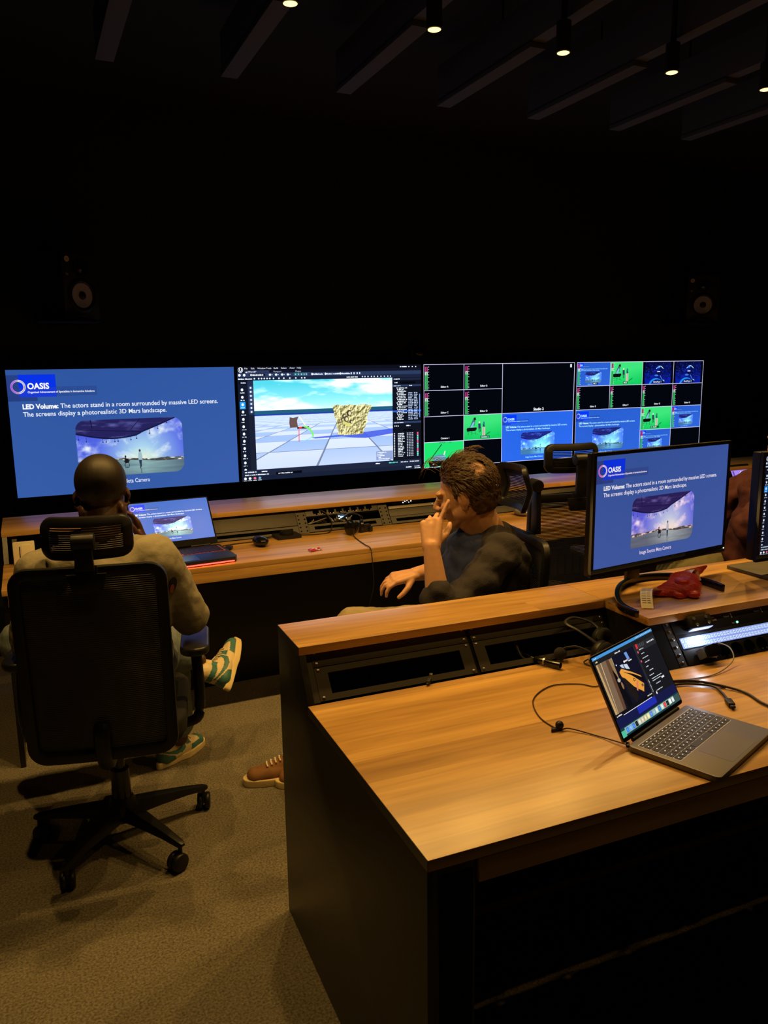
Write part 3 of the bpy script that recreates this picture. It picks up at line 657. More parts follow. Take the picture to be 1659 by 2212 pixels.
def multiview_right(sl):
    W, H = 1600, 900; c = Cv(W, H, (3, 5, 12)); q, r = W/4, H/4; pi = piano_scene().a; pl = planet().a
    s = np.clip(sl*np.array([.8, 1.05, 1.25]), 0, 1)
    c.paste(s, 0, 0, q, r); c.paste(pi, q, 0, 2*q, r); c.paste(pl, 2*q, 0, 3*q, r); c.paste(pl, 3*q, 0, W, r)
    c.paste(s, 0, 2*r, 2*q, H); c.paste(pi, 2*q, 2*r, 3*q, 3*r); c.paste(s, 3*q, 2*r, W, 3*r); c.paste(s, 2*q, 3*r, 3*q, H)
    for (i, j) in ((0,0), (1,0), (0,1), (1,1), (2,1), (3,1), (2,2), (3,2), (2,3)): meter(c, i*q+14, j*r+16, 22, 200)
    for i, t in enumerate(('Editor E', 'Editor F', 'Editor G', 'Editor H')): label_tag(c, t, (i+.42)*q, 1.9*r, 22)
    label_tag(c, 'ME 1', .5*q, .93*r, 20, (8,14,40)); label_tag(c, 'ME 2', 1.42*q, .93*r, 20, (14,90,60)); label_tag(c, 'MediaPlayer 1', 2.36*q, .93*r, 19, (4,8,30)); label_tag(c, 'MediaPlayer 2', 3.36*q, .93*r, 19, (4,8,30))
    label_tag(c, '2 - Studio', 2.35*q, 2.92*r, 19, (14,90,60)); L = (214, 214, 250)
    for x in (2, q, 2*q, 3*q): c.rect(x-2, 0, x+3, 2*r if x == q else H, L)
    c.rect(W-5, 0, W, H, L); c.rect(0, 0, W, 5, L)
    for y in (r, 2*r): c.rect(0, y-2, W, y+3, L)
    c.rect(2*q, 3*r-2, W, 3*r+3, L); return c.a
def recorder(W=1000, H=650):
    """the near laptop: recording program with a preview of the room, side list and a dock of icons"""
    c = Cv(W, H, (26, 27, 32)); c.rect(0, 0, W, 24, (70, 150, 215)); squig(c, 24, 16, 8, 6); 
    for k in range(12): c.rect(700+k*24, 8, 712+k*24, 16, (225,240,255), .8)
    c.rect(0, 24, W, 60, (30, 30, 33)); squig(c, 30, 48, 6, 12, (240,225,160)); squig(c, 330, 52, 14, 12, (245,245,245))
    x0, y0, x1, y1 = 20, 62, 620, 470; c.rect(x0, y0, x1, y1, (18, 18, 36))
    c.poly([(x0, y0), (170, y0), (170, y1), (x0, y1)], (124, 100, 78)); c.poly([(x0, y0), (44, y0), (52, y1), (x0, y1)], (196, 160, 104)); c.poly([(90, y0), (100, y0), (64, y1), (58, y1)], (214, 184, 130)); c.poly([(170, y0), (214, y0), (226, 250), (206, 300), (190, 470), (150, 470)], (96, 66, 46)); c.poly([(214, 66), (262, 66), (254, 300), (230, 250)], (150, 120, 80)); c.line((262, y0), (262, 130), 3, (230,210,180))
    c.poly([(206, 150), (232, 190), (262, 300), (300, 420), (290, 470), (230, 470), (200, 360)], (12, 12, 16)); c.ell(244, 250, 22, 16, (190, 180, 165)); c.ell(262, 300, 14, 30, (150, 110, 70)); c.poly([(300, 210), (345, 230), (402, 330), (420, 440), (360, 470), (310, 380)], (30, 24, 22)); c.ell(318, 228, 24, 26, (96, 52, 34))
    c.poly([(292, 196), (330, 180), (392, 226), (470, 290), (566, 372), (520, 430), (410, 352), (336, 262), (300, 238)], (232, 156, 60)); c.poly([(330, 176), (470, 246), (560, 300), (590, 350), (470, 280), (350, 206)], (230, 160, 70)); c.poly([(340, 206), (470, 282), (600, 372), (592, 330), (470, 262)], (14, 12, 14))
    c.poly([(452, 342), (486, 320), (500, 336), (444, 400), (430, 390)], (222, 130, 80)); c.rect(520, 366, 552, 388, (110, 90, 60)); c.ell(452, 306, 16, 14, (40, 24, 18), 1, inner=.6)
    c.poly([(330, 150), (376, 150), (386, 190), (350, 176)], (190, 205, 225)); c.poly([(386, 156), (440, 166), (452, 214), (398, 196)], (200, 212, 228)); c.poly([(456, 76), (500, 76), (510, 140), (470, 142)], (110, 150, 215)); c.rect(408, 134, 470, 146, (235,225,210)); c.rect(478, 146, 530, 156, (240,230,215)); c.ell(288, 136, 7, 7, (235,240,245)); c.ell(414, 140, 12, 9, (245,240,240))
    c.rect(620, 60, W, 520, (40, 40, 44)); c.rect(648, 130, W, 520, (24, 25, 30)); c.rect(660, 60, 690, 100, (220, 50, 55)); 
    for xx in (700, 728, 756, 785): c.rect(xx, 66, xx+16, 98, (70, 70, 76))
    for k, (xx, n) in enumerate(((690, 12), (700, 10), (690, 18), (700, 14), (690, 8), (720, 12), (690, 14))): squig(c, xx, 118+k*38, n, 8, (240,240,245))
    for k in range(5): c.rect(850+k*26, 84, 866+k*26, 96, (235,235,240))
    c.ell(662, 128, 10, 10, (235, 90, 110)); c.ell(656, 206, 10, 10, (235, 80, 110)); squig(c, 700, 378, 30, 7); squig(c, 700, 396, 26, 7); squig(c, 740, 430, 12, 8); squig(c, 700, 480, 16, 8); c.rect(852, 396, 900, 412, (230,230,235)); c.ell(690, 492, 10, 12, (240,240,245))
    for k in range(9): c.rect(640, 366+k*12, 652, 372+k*12, (200,205,215))
    c.rect(0, 470, 620, 500, (16, 16, 22)); squig(c, 24, 492, 14, 12, (245,245,245)); squig(c, 540, 480, 12, 12, (245,245,245)); c.rect(120, 498, 596, 503, (235,235,245)); c.rect(0, 504, W, 596, (22, 26, 70)); c.rect(330, 504, 640, 560, (32, 46, 170))
    c.rect(0, 578, W, H, (26, 58, 60)); c.rect(0, 600, 60, H, (80, 190, 160)); c.rect(60, 586, 900, 636, (140, 180, 160)); c.rect(820, 590, W, H, (60, 86, 84))
    cols = ((60,130,235),(120,170,245),(70,120,230),(20,24,22),(225,205,190),(225,200,170),(230,205,150),(240,225,160),(90,130,225),(150,180,200),(215,225,220),(60,120,200),(200,230,220),(225,60,70),(20,24,24),(240,245,245),(220,230,228))
    for k, cc in enumerate(cols): xx = 78+k*49; c.rect(xx, 592, xx+38, 632, cc); c.rect(xx+12, 604, xx+26, 620, [min(255, v+40) for v in cc])
    return c.a
STAGE = stage_picture(); SLIDE = slide(STAGE); EDIT = editor()
def screen_mat(name, arr, gain=1.0, rough=.25):
    im = to_img(name, arr); m = bpy.data.materials.new(name); m.use_nodes = True; nt = m.node_tree; b = nt.nodes['Principled BSDF']
    t = nt.nodes.new('ShaderNodeTexImage'); t.image = im; t.extension = 'EXTEND'
    nt.links.new(t.outputs['Color'], b.inputs['Emission Color']); b.inputs['Emission Strength'].default_value = gain*SCREEN_GAIN
    b.inputs['Base Color'].default_value = (.003, .003, .004, 1); b.inputs['Roughness'].default_value = rough; b.inputs['Specular IOR Level'].default_value = .08; return m
def screen_face(name, w, h, m, parent, M=None, thick=.0012):
    """the lit face, w by h, centred in x, bottom at z 0, front at y=0 looking to -y"""
    me = bpy.data.meshes.new(name); vs = [(-w/2,0,0),(w/2,0,0),(w/2,0,h),(-w/2,0,h),(-w/2,thick,0),(w/2,thick,0),(w/2,thick,h),(-w/2,thick,h)]
    if M: vs = [tuple(M @ Vector(v)) for v in vs]
    me.from_pydata(vs, [], [(0,1,2,3),(5,4,7,6),(4,0,3,7),(1,5,6,2),(3,2,6,7),(4,5,1,0)]); me.materials.append(m); me.materials.append(BLACK2)
    uv = me.uv_layers.new(name='uv'); c = {0:(0,0),1:(1,0),2:(1,1),3:(0,1)}
    for p in me.polygons:
        if p.index == 0:
            for li in p.loop_indices: uv.data[li].uv = c[me.loops[li].vertex_index]
        else: p.material_index = 1
    o = bpy.data.objects.new(name, me); COL.objects.link(o); o.parent = parent; return o
SM = {'slide': screen_mat('slide_screen', SLIDE, 1.0), 'edit': screen_mat('editor_screen', EDIT, 1.35),
      'mv1': screen_mat('multiview_left', multiview_left(SLIDE), 1.1), 'mv2': screen_mat('multiview_right', multiview_right(SLIDE), 1.1),
      'rec': screen_mat('recorder_screen', recorder(), 1.0)}
TW, THt, TG = 1.2105, .6795, .0191
for k, (key, lab) in enumerate((('slide', 'big wall screen showing the blue slide, far left'), ('edit', 'big wall screen showing a 3D editor with a yellow rock'),
                                ('mv1', 'big wall screen with a grid of camera tiles, behind the seated man in navy'), ('mv2', 'far right big wall screen with small camera tiles'))):
    t = thing('wall_television', lab, 'television', (-.6323+k*(TW+TG)+TW/2, 3.5525, .9056), 0, 'wall screens')
    b = MB(); g = .0085
    b.box(-TW/2-g, -.002, -.014, TW/2+g, .045, -.0002).box(-TW/2-g, -.002, THt+.0002, TW/2+g, .045, THt+g)
    b.box(-TW/2-g, -.002, -.0002, -TW/2-.0002, .045, THt+.0002).box(TW/2+.0002, -.002, -.0002, TW/2+g, .045, THt+.0002)
    build('bezel', b, BEZEL, t)
    build('back_cover', MB().box(-TW/2, .0013, 0, TW/2, .05, THt), BLACK2, t)
    screen_face('screen', TW, THt, SM[key], t)
    build('wall_bracket', MB().box(-.2, .051, .15, .2, .1065, .5), BLACK2, t)
# black board below the screens
struct('trim_1', MB().box(-.66, 3.60, .70, 4.30, 3.655, .885), BLACK2)
# ------------------------------------------------------------------ office chairs
MESHM = mat('black_mesh_strands', (.018, .018, .020), .5)
SEATF = mat('black_seat_fabric', (.013, .013, .014), .85, bump=.2, scale=500)
PADM = mat('armrest_pad', (.020, .020, .022), .35)
def ring(mb, w, h, r, bar, depth, cz, yf, n=6):
    """bent rounded frame; yf(x, z) gives its depth position"""
    o = rrect(w, h, r, n, 0, cz); i = rrect(w-2*bar, h-2*bar, max(.006, r-bar), n, 0, cz); N = len(o); vs = []
    def sub(a):   # extra points on the straight runs so that the frame can bend
        out = []
        for k in range(len(a)):
            p, q = a[k], a[(k+1) % len(a)]; out.append(p)
            if math.dist(p, q) > .06:
                for t in (.2, .4, .6, .8): out.append((p[0]*(1-t)+q[0]*t, p[1]*(1-t)+q[1]*t))
        return out
    o, i = sub(o), sub(i)
    if len(o) != len(i): raise ValueError
    N = len(o)
    for P, dy in ((o, 0), (i, 0), (i, depth), (o, depth)):
        vs += [(x, yf(x, z)+dy, z) for x, z in P]
    fs = []
    for a in range(4):
        b = (a+1) % 4
        for k in range(N): fs.append((a*N+k, a*N+(k+1)%N, b*N+(k+1)%N, b*N+k))
    return mb.add(vs, fs)
def strands(mb, xw, z0, z1, pitch, hh, yf, r=.0, seg=6, dep=.0012):
    z = z0
    while z < z1:
        w = xw(z); vs = []; fs = []
        for k in range(seg+1):
            x = -w+2*w*k/seg
            y = yf(x, z)
            vs += [(x, y, z), (x, y, z+hh), (x, y+dep, z+hh), (x, y+dep, z)]
        for k in range(seg):
            for a in range(4): fs.append((k*4+a, k*4+(a+1)%4, k*4+4+(a+1)%4, k*4+4+a))
        fs += [(0,1,2,3), (seg*4+3, seg*4+2, seg*4+1, seg*4)]
        mb.add(vs, fs); z += pitch
def make_chair(label, loc, rz, hr=0.0, base_rot=0.0, seat=0.0, dens=.0040, hs=1.0, group='black mesh office chairs'):
    t = thing('office_chair', label, 'chair', loc, rz, group)
    yb = lambda x, z: -.262-.035*max(0, (z-.45))/.55+.05*max(0, .62-z)**1.0*1.2-.30*x*x*-1.0-.03   # backrest plane, wraps forward at the sides
    build('gas_column', MB().lathe([(.034, .10), (.030, .26), (.0, .26)], 20).lathe([(.017, .255), (.017, .40), (0, .40)], 16), GLOSSB, t, smooth=True)
    build('base_hub', MB().lathe([(.0, .075), (.045, .08), (.052, .13), (.036, .16), (.0, .162)], 24), BLACK, t, smooth=True)
    for k in range(5):
        a = math.radians(base_rot+72*k); R = Matrix.Rotation(a, 4, 'Z'); mb = MB(); S = []
        for (x, w, zt, zb) in ((.03, .030, .140, .088), (.12, .026, .128, .090), (.22, .020, .112, .088), (.29, .015, .098, .080), (.305, .009, .092, .082)):
            S.append([(x, -w, zb), (x, -w*.7, zt), (x, w*.7, zt), (x, w, zb)])
        vs = [v for s in S for v in s]; fs = [(i*4+j, i*4+(j+1)%4, i*4+4+(j+1)%4, i*4+4+j) for i in range(4) for j in range(4)]+[(0,1,2,3)[::-1], (16,17,18,19)]
        leg = build('leg', mb.add([R @ Vector(v) for v in vs], fs), BLACK, t, bevel=.004)
        c = R @ Vector((.288, 0, 0)); cr = Matrix.Translation(c) @ Matrix.Rotation(a+1.1+k*.9, 4, 'Z'); wb = MB()
        for sx in (-1, 1):
            wb.lathe([(.0, .0), (.026, .0), (.030, .004), (.030, .014), (.026, .018), (0, .018)], 20, M=cr @ Matrix.Translation((.012+sx*.0 , 0, .0305)) @ Matrix.Rotation(math.pi/2, 4, 'X') @ Matrix.Translation((0, 0, .004 if sx > 0 else -.022)))
        wb.lathe([(.007, .045), (.007, .084), (0, .084)], 10, M=Matrix.Translation(c))
        wb.box(-.006, -.004, .028, .03, .004, .052, M=cr)
        build('caster', wb, BLACK, leg, smooth=True)
    build('seat_mechanism', MB().box(-.08, -.13, .385+seat, .08, .10, .43+seat), BLACK, t, bevel=.008)
    sc = MB(); pr = rrect(.47, .47, .10, 6); sc.prism([(x, y+.015) for x, y in pr], .43+seat, .498+seat)
    build('seat', sc, SEATF, t, bevel=.018, seg=3)
    build('seat_shell', MB().prism([(x*.96, y*.96+.015) for x, y in pr], .415+seat, .4295+seat), BLACK, t, bevel=.004)
    f = MB(); ring(f, .43, .61, .055, .033, .026, .735, yb); build('backrest_frame', f, BLACK, t, bevel=.007)
    bm = MB(); strands(bm, lambda z: .184, .462, 1.008, .0062, dens, lambda x, z: yb(x, z)+.016)
    bm.box(-.184, 0, 0, -.184, 0, 0)
    tag(build('backrest_mesh', bm, MESHM, t), kind='stuff')
    build('back_bracket', MB().prism([(-.055, 1.022), (.055, 1.022), (.04, .968), (-.04, .968)], yb(0, 1)-.012, yb(0, 1)-.002, 'y').box(-.03, yb(0,1)-.010, .99, .03, yb(0,1)+.0, 1.045), BLACK, t, bevel=.004)
    build('back_support', MB().tube(smooth_path([(0, -.10, .42), (0, -.22, .40), (0, -.285, .46), (0, -.29, .56)], 4), [.026]*12+[.018], 8), BLACK, t, smooth=True)
    yh = yb(0, 1.05)-.020
    build('headrest_post', MB().prism([(-.026, 1.035), (.026, 1.035), (.022, 1.105+hr), (-.022, 1.105+hr)], yh-.012, yh+.006, 'y').tube([(-.030, yh+.004, 1.115+hr), (.030, yh+.004, 1.115+hr)], .024, 12), BLACK, t, bevel=.003)
    yhr = lambda x, z: yh+.030+2.6*x*x+.35*abs(z-1.113-hr)
    f = MB(); ring(f, .25, .125*hs, .036, .027, .022, 1.113+hr, yhr); build('headrest_frame', f, BLACK, t, bevel=.006)
    bm = MB(); strands(bm, lambda z: .1, 1.077+hr-.0625*(hs-1), 1.150+hr+.0625*(hs-1), .0062, max(.0036, dens-.0003), lambda x, z: yhr(x, z)+.010); tag(build('headrest_mesh', bm, MESHM, t), kind='stuff')
    for s in (-1, 1):
        a = build('armrest', MB().tube(smooth_path([(s*.12, -.02, .405), (s*.24, -.02, .41), (s*.275, -.02, .46), (s*.272, -.01, .66)], 5), [.018]*15+[.02], 8), BLACK, t, smooth=True)
        build('arm_pad', MB().prism([(x+s*.270, y+.035) for x, y in rrect(.094, .26, .045, 8)], .662, .690), PADM, a, bevel=.010, seg=3)
    if seat:      # the gas lift is lower: everything above the column sinks
        for ch in t.children:
            if ch.name.split('.')[0] in ('backrest_frame', 'backrest_mesh', 'back_bracket', 'headrest_post', 'headrest_frame', 'headrest_mesh', 'armrest', 'back_support'): ch.location.z += seat
    return t
R_ = math.radians
chA = make_chair('black mesh office chair in the left foreground, under the man in beige', (-.372, 1.53, 0), R_(-12), 0, 24, dens=.0053)
chB = make_chair('black mesh office chair turned sideways, under the man in navy', (.825, 1.42, 0), R_(80), .105, 10, seat=-.09, hs=1.35, dens=.0046)
chC = make_chair('empty black mesh office chair between the man in navy and the near monitor', (1.590, 1.90, 0), R_(-9), .070, 30)
chD = make_chair('black mesh office chair of the person in maroon, behind the monitors', (2.62, 1.45, 0), R_(84), 0, 0)
# ------------------------------------------------------------------ people
V = Vector
def blob(name, mb, m, parent, voxel=.006, it=6, disp=0, dscale=12, keep=None, matfn=None, dfn=None):
    """one continuous skin grown over the joined limbs"""
    me = bpy.data.meshes.new(name); me.from_pydata([tuple(v) for v in mb.v], [], mb.f)
    o = bpy.data.objects.new(name, me); COL.objects.link(o)
    r = o.modifiers.new('r', 'REMESH'); r.mode = 'VOXEL'; r.voxel_size = voxel; r.use_smooth_shade = True
    s = o.modifiers.new('s', 'SMOOTH'); s.factor = .5; s.iterations = it
    dg = bpy.context.evaluated_depsgraph_get(); n = bpy.data.meshes.new_from_object(o.evaluated_get(dg)); n.name = name
    o.modifiers.clear(); o.data = n; bpy.data.meshes.remove(me)
    if disp or dfn:
        nr = [v.normal.copy() for v in n.vertices]
        for v, a in zip(n.vertices, nr):
            d = disp*(noise.fractal(v.co*dscale, .8, 2.1, 3)) if disp else 0
            if dfn: d += dfn(v.co)
            v.co += a*d
    if keep:
        bm = bmesh.new(); bm.from_mesh(n); kill = [f for f in bm.faces if not keep(f.calc_center_median())]; bmesh.ops.delete(bm, geom=kill, context='FACES'); bm.to_mesh(n); bm.free()
    ms = m if isinstance(m, (list, tuple)) else [m]
    for q in ms: n.materials.append(q)
    for p in n.polygons:
        p.use_smooth = True
        if matfn: p.material_index = matfn(p.center)
    o.parent = parent
    return o
def frame(fwd, up):
    f = V(fwd).normalized(); u = (V(up)-f*V(up).dot(f)).normalized(); r = f.cross(u); return r, f, u     # right, forward, up
def head_mb(mb, c, fwd, up, k=1.0, ear=1.0):
    r, f, u = frame(fwd, up); M = Matrix((r, f, u)).transposed(); c = V(c)
    def at(x, y, z): return c+M @ V((x, y, z))*k
    def e(x, y, z, a, b, d): mb.ball(at(x, y, z), (a*k, b*k, d*k), 20, 14, M=M.to_4x4())
    e(0, -.018, .035, .074, .093, .082); e(0, .022, -.012, .066, .068, .080); e(0, .038, -.058, .052, .046, .052); e(0, .062, -.098, .026, .022, .020)
    for s in (-1, 1):
        e(s*.030, .074, .021, .026, .018, .010); e(s*.042, .062, -.030, .024, .022, .022); e(s*.055, .0, -.055, .016, .045, .030)
        mb.cone(at(s*.056, -.0, -.062), .014*k, at(s*.018, .062, -.100), .014*k)
        e(s*(.072+.010*ear), -.012, -.008, .010*ear, .020*ear, .031*ear); e(s*(.072+.008*ear), -.008, -.034, .008*ear, .012*ear, .014*ear)
        e(s*.032, .083, .000, .013, .010, .010)
        mb.cone(at(s*.004, .110, -.034), .009*k, at(s*.014, .098, -.036), .009*k)
    mb.cone(at(0, .088, .006), .009*k, at(0, .113, -.030), .011*k)
    mb.cone(at(-.016, .090, -.060), .008*k, at(.016, .090, -.060), .008*k); mb.cone(at(-.014, .088, -.070), .008*k, at(.014, .088, -.070), .008*k)
    return at, M
def hand_mb(mb, wrist, d, n, side, curls, spread=None, k=1.0, thumb=None, elong=None):
    """wrist point, direction of the palm, normal of the back of the hand, side = +1 if the thumb sits at right of d seen from the back"""
    d = V(d).normalized(); n = (V(n)-d*V(n).dot(d)).normalized(); a = d.cross(n)*side; w = V(wrist)
    def at(x, y, z): return w+(a*x+d*y+n*z)*k
    bases = [(.029, .088), (.010, .093), (-.010, .089), (-.028, .080)]; lens = [.074, .082, .077, .060]
    for (x, y) in bases:
        mb.cone(at(x*.55, .0, 0), .017*k, at(x, y, 0), .0125*k, 10)
    mb.cone(at(.0, .02, -.002), .022*k, at(.0, .07, -.002), .018*k, 10)
    spread = spread or [.10, .03, -.04, -.11]
    for i, ((x, y), L) in enumerate(zip(bases, lens)):
        p = at(x, y, 0); ang = 0; r0 = .0100-.0006*i; cs = curls[i]
        for j, fr in enumerate((.46, .30, .24)):
            ang += cs[j] if isinstance(cs, (tuple, list)) else cs
            q = p+((d*math.cos(ang)-n*math.sin(ang))*math.cos(spread[i])+a*math.sin(spread[i]))*L*fr*k
            mb.cone(p, r0*k, q, (r0-.0010)*k, 10); p = q; r0 -= .0010
    if thumb is None: thumb = [(.030, .030, -.008), (.052, .055, -.018), (.060, .085, -.026), (.056, .106, -.030)]
    pts = [at(*q) for q in thumb]; rr = [.0145, .0118, .0100, .0085]
    for i in range(3): mb.cone(pts[i], rr[i]*k, pts[i+1], rr[i+1]*k, 10)
def limbs(mb, L):
    for (a, ra, b, rb) in L: mb.cone(a, ra, b, rb, 18)
    return mb
SKIN_D = mat('dark_brown_skin', (.085, .036, .020), .5, noise_amt=.12, scale=60)
SKIN_L = mat('light_skin', (.62, .33, .19), .5, noise_amt=.10, scale=50, bump=.05)
HAIR_BR = mat('brown_hair', (.085, .045, .022), .55, noise_amt=.35, scale=120)
HAIR_BK = mat('cropped_black_hair', (.016, .010, .007), .55, noise_amt=.3, scale=400)
SWEAT = mat('beige_sweatshirt_cloth', (.30, .27, .20), .9, noise_amt=.08, scale=90, bump=.12)
JEAN = mat('faded_denim', (.16, .20, .22), .85, noise_amt=.22, scale=60, bump=.1)
NAVY = mat('navy_tshirt_cloth', (.016, .026, .095), .85, noise_amt=.1, scale=120, bump=.1)
CARDI = mat('charcoal_cardigan_cloth', (.020, .016, .021), .9, noise_amt=.12, scale=160, bump=.15)
KHAKI = mat('khaki_trouser_cloth', (.36, .29, .17), .88, noise_amt=.1, scale=100, bump=.1)
KHAKID = mat('olive_trouser_cloth', (.13, .115, .06), .88, noise_amt=.1, scale=100, bump=.1)
MAROON = mat('maroon_hoodie_cloth', (.055, .008, .010), .88, noise_amt=.1, scale=100, bump=.15)
CREAM = mat('cream_leather', (.72, .58, .36), .5, noise_amt=.06, scale=60)
TEAL = mat('teal_leather', (.05, .17, .17), .5, noise_amt=.12, scale=60)
SOLE = mat('cream_rubber_sole', (.78, .62, .33), .55)
LACE = mat('white_lace', (.75, .68, .55), .8)
BROWNL = mat('brown_suede', (.25, .115, .045), .8, noise_amt=.12, scale=90)
GREYS = mat('grey_rubber_toe', (.42, .38, .28), .6)
EYEW = mat('eye_white', (.7, .68, .64), .3)
def sole_outline(L=.295, w=.052):
    pts = []
    for k in range(28):
        a = 2*math.pi*k/28; y = math.cos(a)*L/2; x = math.sin(a)
        ww = w*(.78+.22*math.cos(a)) if y < 0 else w*(1.0-.05*(y/(L/2))**2)
        q = abs(x)**.75*(1 if x > 0 else -1)
        pts.append((q*ww, y+L/2-.07))
    return pts
def shoe(parent, ankle, toe, up, high, mats, soleM, s=1.0):
    """ankle = point on the sole under the ankle; toe, up = directions"""
    r, f, u = frame(toe, up); M = Matrix((r, f, u)).transposed().to_4x4(); M.translation = V(ankle); M = M @ Matrix.Scale(s, 4); Mi = M.inverted()
    root = None
    mb = MB()
    def cn(a, ra, b, rb): mb.cone(M @ V(a), ra*s, M @ V(b), rb*s, 18)
    for sx in (-1, 1):
        cn((sx*.004, -.022, .044), .035, (sx*.008, .05, .042), .034); cn((sx*.008, .05, .042), .034, (sx*.013, .115, .036), .032); cn((sx*.013, .115, .036), .032, (sx*.008, .178, .032), .030)
    cn((0, -.020, .060), .036, (0, .030, .072), .031); cn((0, .030, .072), .031, (0, .095, .052), .030); cn((0, .095, .052), .030, (0, .150, .038), .030)
    if high: cn((0, -.018, .06), .038, (0, -.026, .132), .040); cn((0, .022, .085), .028, (0, .010, .140), .024)
    else: cn((0, -.02, .06), .037, (0, -.020, .080), .037)
    SW = [(-.060, .086, .003), (-.025, .070, .0055), (.015, .056, .0085), (.045, .054, .0105), (.066, .062, .010), (.076, .076, .0075), (.070, .090, .003)]
    def mf(c):
        x, y, z = (Mi @ c)[:]
        if len(mats) == 1: return 0
        best = 9
        for (p, q) in zip(SW, SW[1:]):
            dy, dz = q[0]-p[0], q[1]-p[1]; t = max(0, min(1, ((y-p[0])*dy+(z-p[1])*dz)/(dy*dy+dz*dz)))
            best = min(best, math.hypot(y-p[0]-dy*t, z-p[1]-dz*t)-(p[2]*(1-t)+q[2]*t))
        if best < 0 and abs(x) > .012: return 1
        if best < .005 and abs(x) > .012: return 0
        if y < .012-.5*(z-.03) and z < .072: return 1                  # heel counter
        if y > .100+.35*(z-.03) and (z < .053 or y > .168): return 1   # toe guard
        if .060 < y < .112 and .014 < abs(x) < .034 and z > .052: return 1   # eyelet stay
        if high and .092 < z < .118 and y < .03: return 1              # ankle overlay
        return 0
    up_o = blob('upper', mb, list(mats), parent, .0034, 5, matfn=mf)
    sm = MB(); sm.prism(sole_outline(), 0, .030, 'z', M=M)
    build('sole', sm, soleM, up_o, bevel=.005, seg=3)
    lm = MB()
    for k in range(6 if high else 5):
        y = (.040 if high else .060)+k*.017; z = (.1035 if high else .0985)-k*.0054
        lm.tube([M @ V((-.021, y, z-.005)), M @ V((-.008, y+.002, z+.002)), M @ V((.008, y-.001, z+.002)), M @ V((.021, y, z-.005))], .0032*s, 6)
    lm.tube([M @ V(q) for q in ((0, .035, .108), (.02, .03, .118), (.034, .045, .112), (.018, .045, .104))], .0022*s, 6)
    build('laces', lm, LACE, up_o, smooth=True)
    return up_o, M

# ---- man in the left foreground, seen from behind
pA = thing('person', 'bald man in a beige sweatshirt and jeans seen from behind, hand at his face', 'person', (-.372, 1.53, 0))
def relm(o, c=(-.372, 1.53, 0)): return o
def P_(parent):      # parts are modelled in world coordinates: undo the empty's offset
    return Matrix.Translation(-parent.location)
def fix(parent):
    bpy.context.view_layer.update()
    for ch in parent.children: ch.location = ch.location - parent.location
aH = V((-.365, 1.455, 1.205)); nk = V((-.385, 1.40, 1.075))
shR, shL = V((-.235, 1.395, 1.000)), V((-.555, 1.365, .995)); elR, wrR = V((-.115, 1.50, .765)), V((-.232, 1.615, 1.005)); elL, wrL = V((-.605, 1.55, .74)), V((-.52, 1.80, .775))
mb = MB(); atA, MA = head_mb(mb, aH, (.10, .93, -.28), (.02, .25, 1), 1.0, .62)
limbs(mb, [(nk, .058, aH+V((0, -.005, -.05)), .058), (V((-.385, 1.42, .95)), .11, nk, .052), (shR, .045, elR, .040), (elR, .036, wrR, .024), (shL, .045, elL, .040), (elL, .036, wrL, .026),
           (V((-.385, 1.44, .9)), .11, V((-.378, 1.47, .62)), .12), (V((-.28, 1.55, .56)), .07, V((-.15, 1.90, .56)), .05), (V((-.46, 1.55, .56)), .07, V((-.64, 1.88, .60)), .05), (V((-.15, 1.90, .56)), .045, V((-.10, 2.0, .10)), .035), (V((-.64, 1.88, .60)), .045, V((-.02, 1.91, .45)), .030)])
hand_mb(mb, wrR, (-.28, -.02, 1), (.9, .1, .3), -1, [(.3, .5, .4), (.4, .5, .4), (.5, .6, .4), (.7, .6, .4)], k=.92)
hand_mb(mb, wrL, (.6, .8, -.1), (0, 0, 1), 1, [.25, .25, .3, .3], k=.95)
blob('body', mb, SKIN_D, pA, .0055, 4)
mb = MB(); 
mb.ball(atA(0, -.020, .037), (.0765, .0950, .0835), 28, 20, M=MA.to_4x4())
blob('hair', mb, HAIR_BK, pA, .005, 2, keep=lambda c: (MA.transposed() @ (c-aH)).z > -.028+.9*max(0, (MA.transposed() @ (c-aH)).y+.0))
mb = MB(); limbs(mb, [(shR, .078, elR, .064), (elR, .060, elR+(wrR-elR)*.45, .052), (shL, .078, elL, .064), (elL, .058, elL+(wrL-elL)*.7, .048), (V((-.30, 1.385, 1.005)), .070, V((-.48, 1.375, 1.005)), .070), (shR, .078, V((-.40, 1.39, 1.03)), .066), (shL, .078, V((-.40, 1.39, 1.03)), .066),
    (V((-.30, 1.41, .94)), .11, V((-.31, 1.46, .60)), .125), (V((-.47, 1.40, .94)), .11, V((-.45, 1.455, .60)), .125), (V((-.385, 1.40, .95)), .14, V((-.38, 1.46, .58)), .15), (nk+V((0, 0, -.03)), .066, nk+V((0, 0, -.012)), .062)])
sw = blob('sweatshirt', mb, SWEAT, pA, .008, 5, disp=.010, dscale=9)
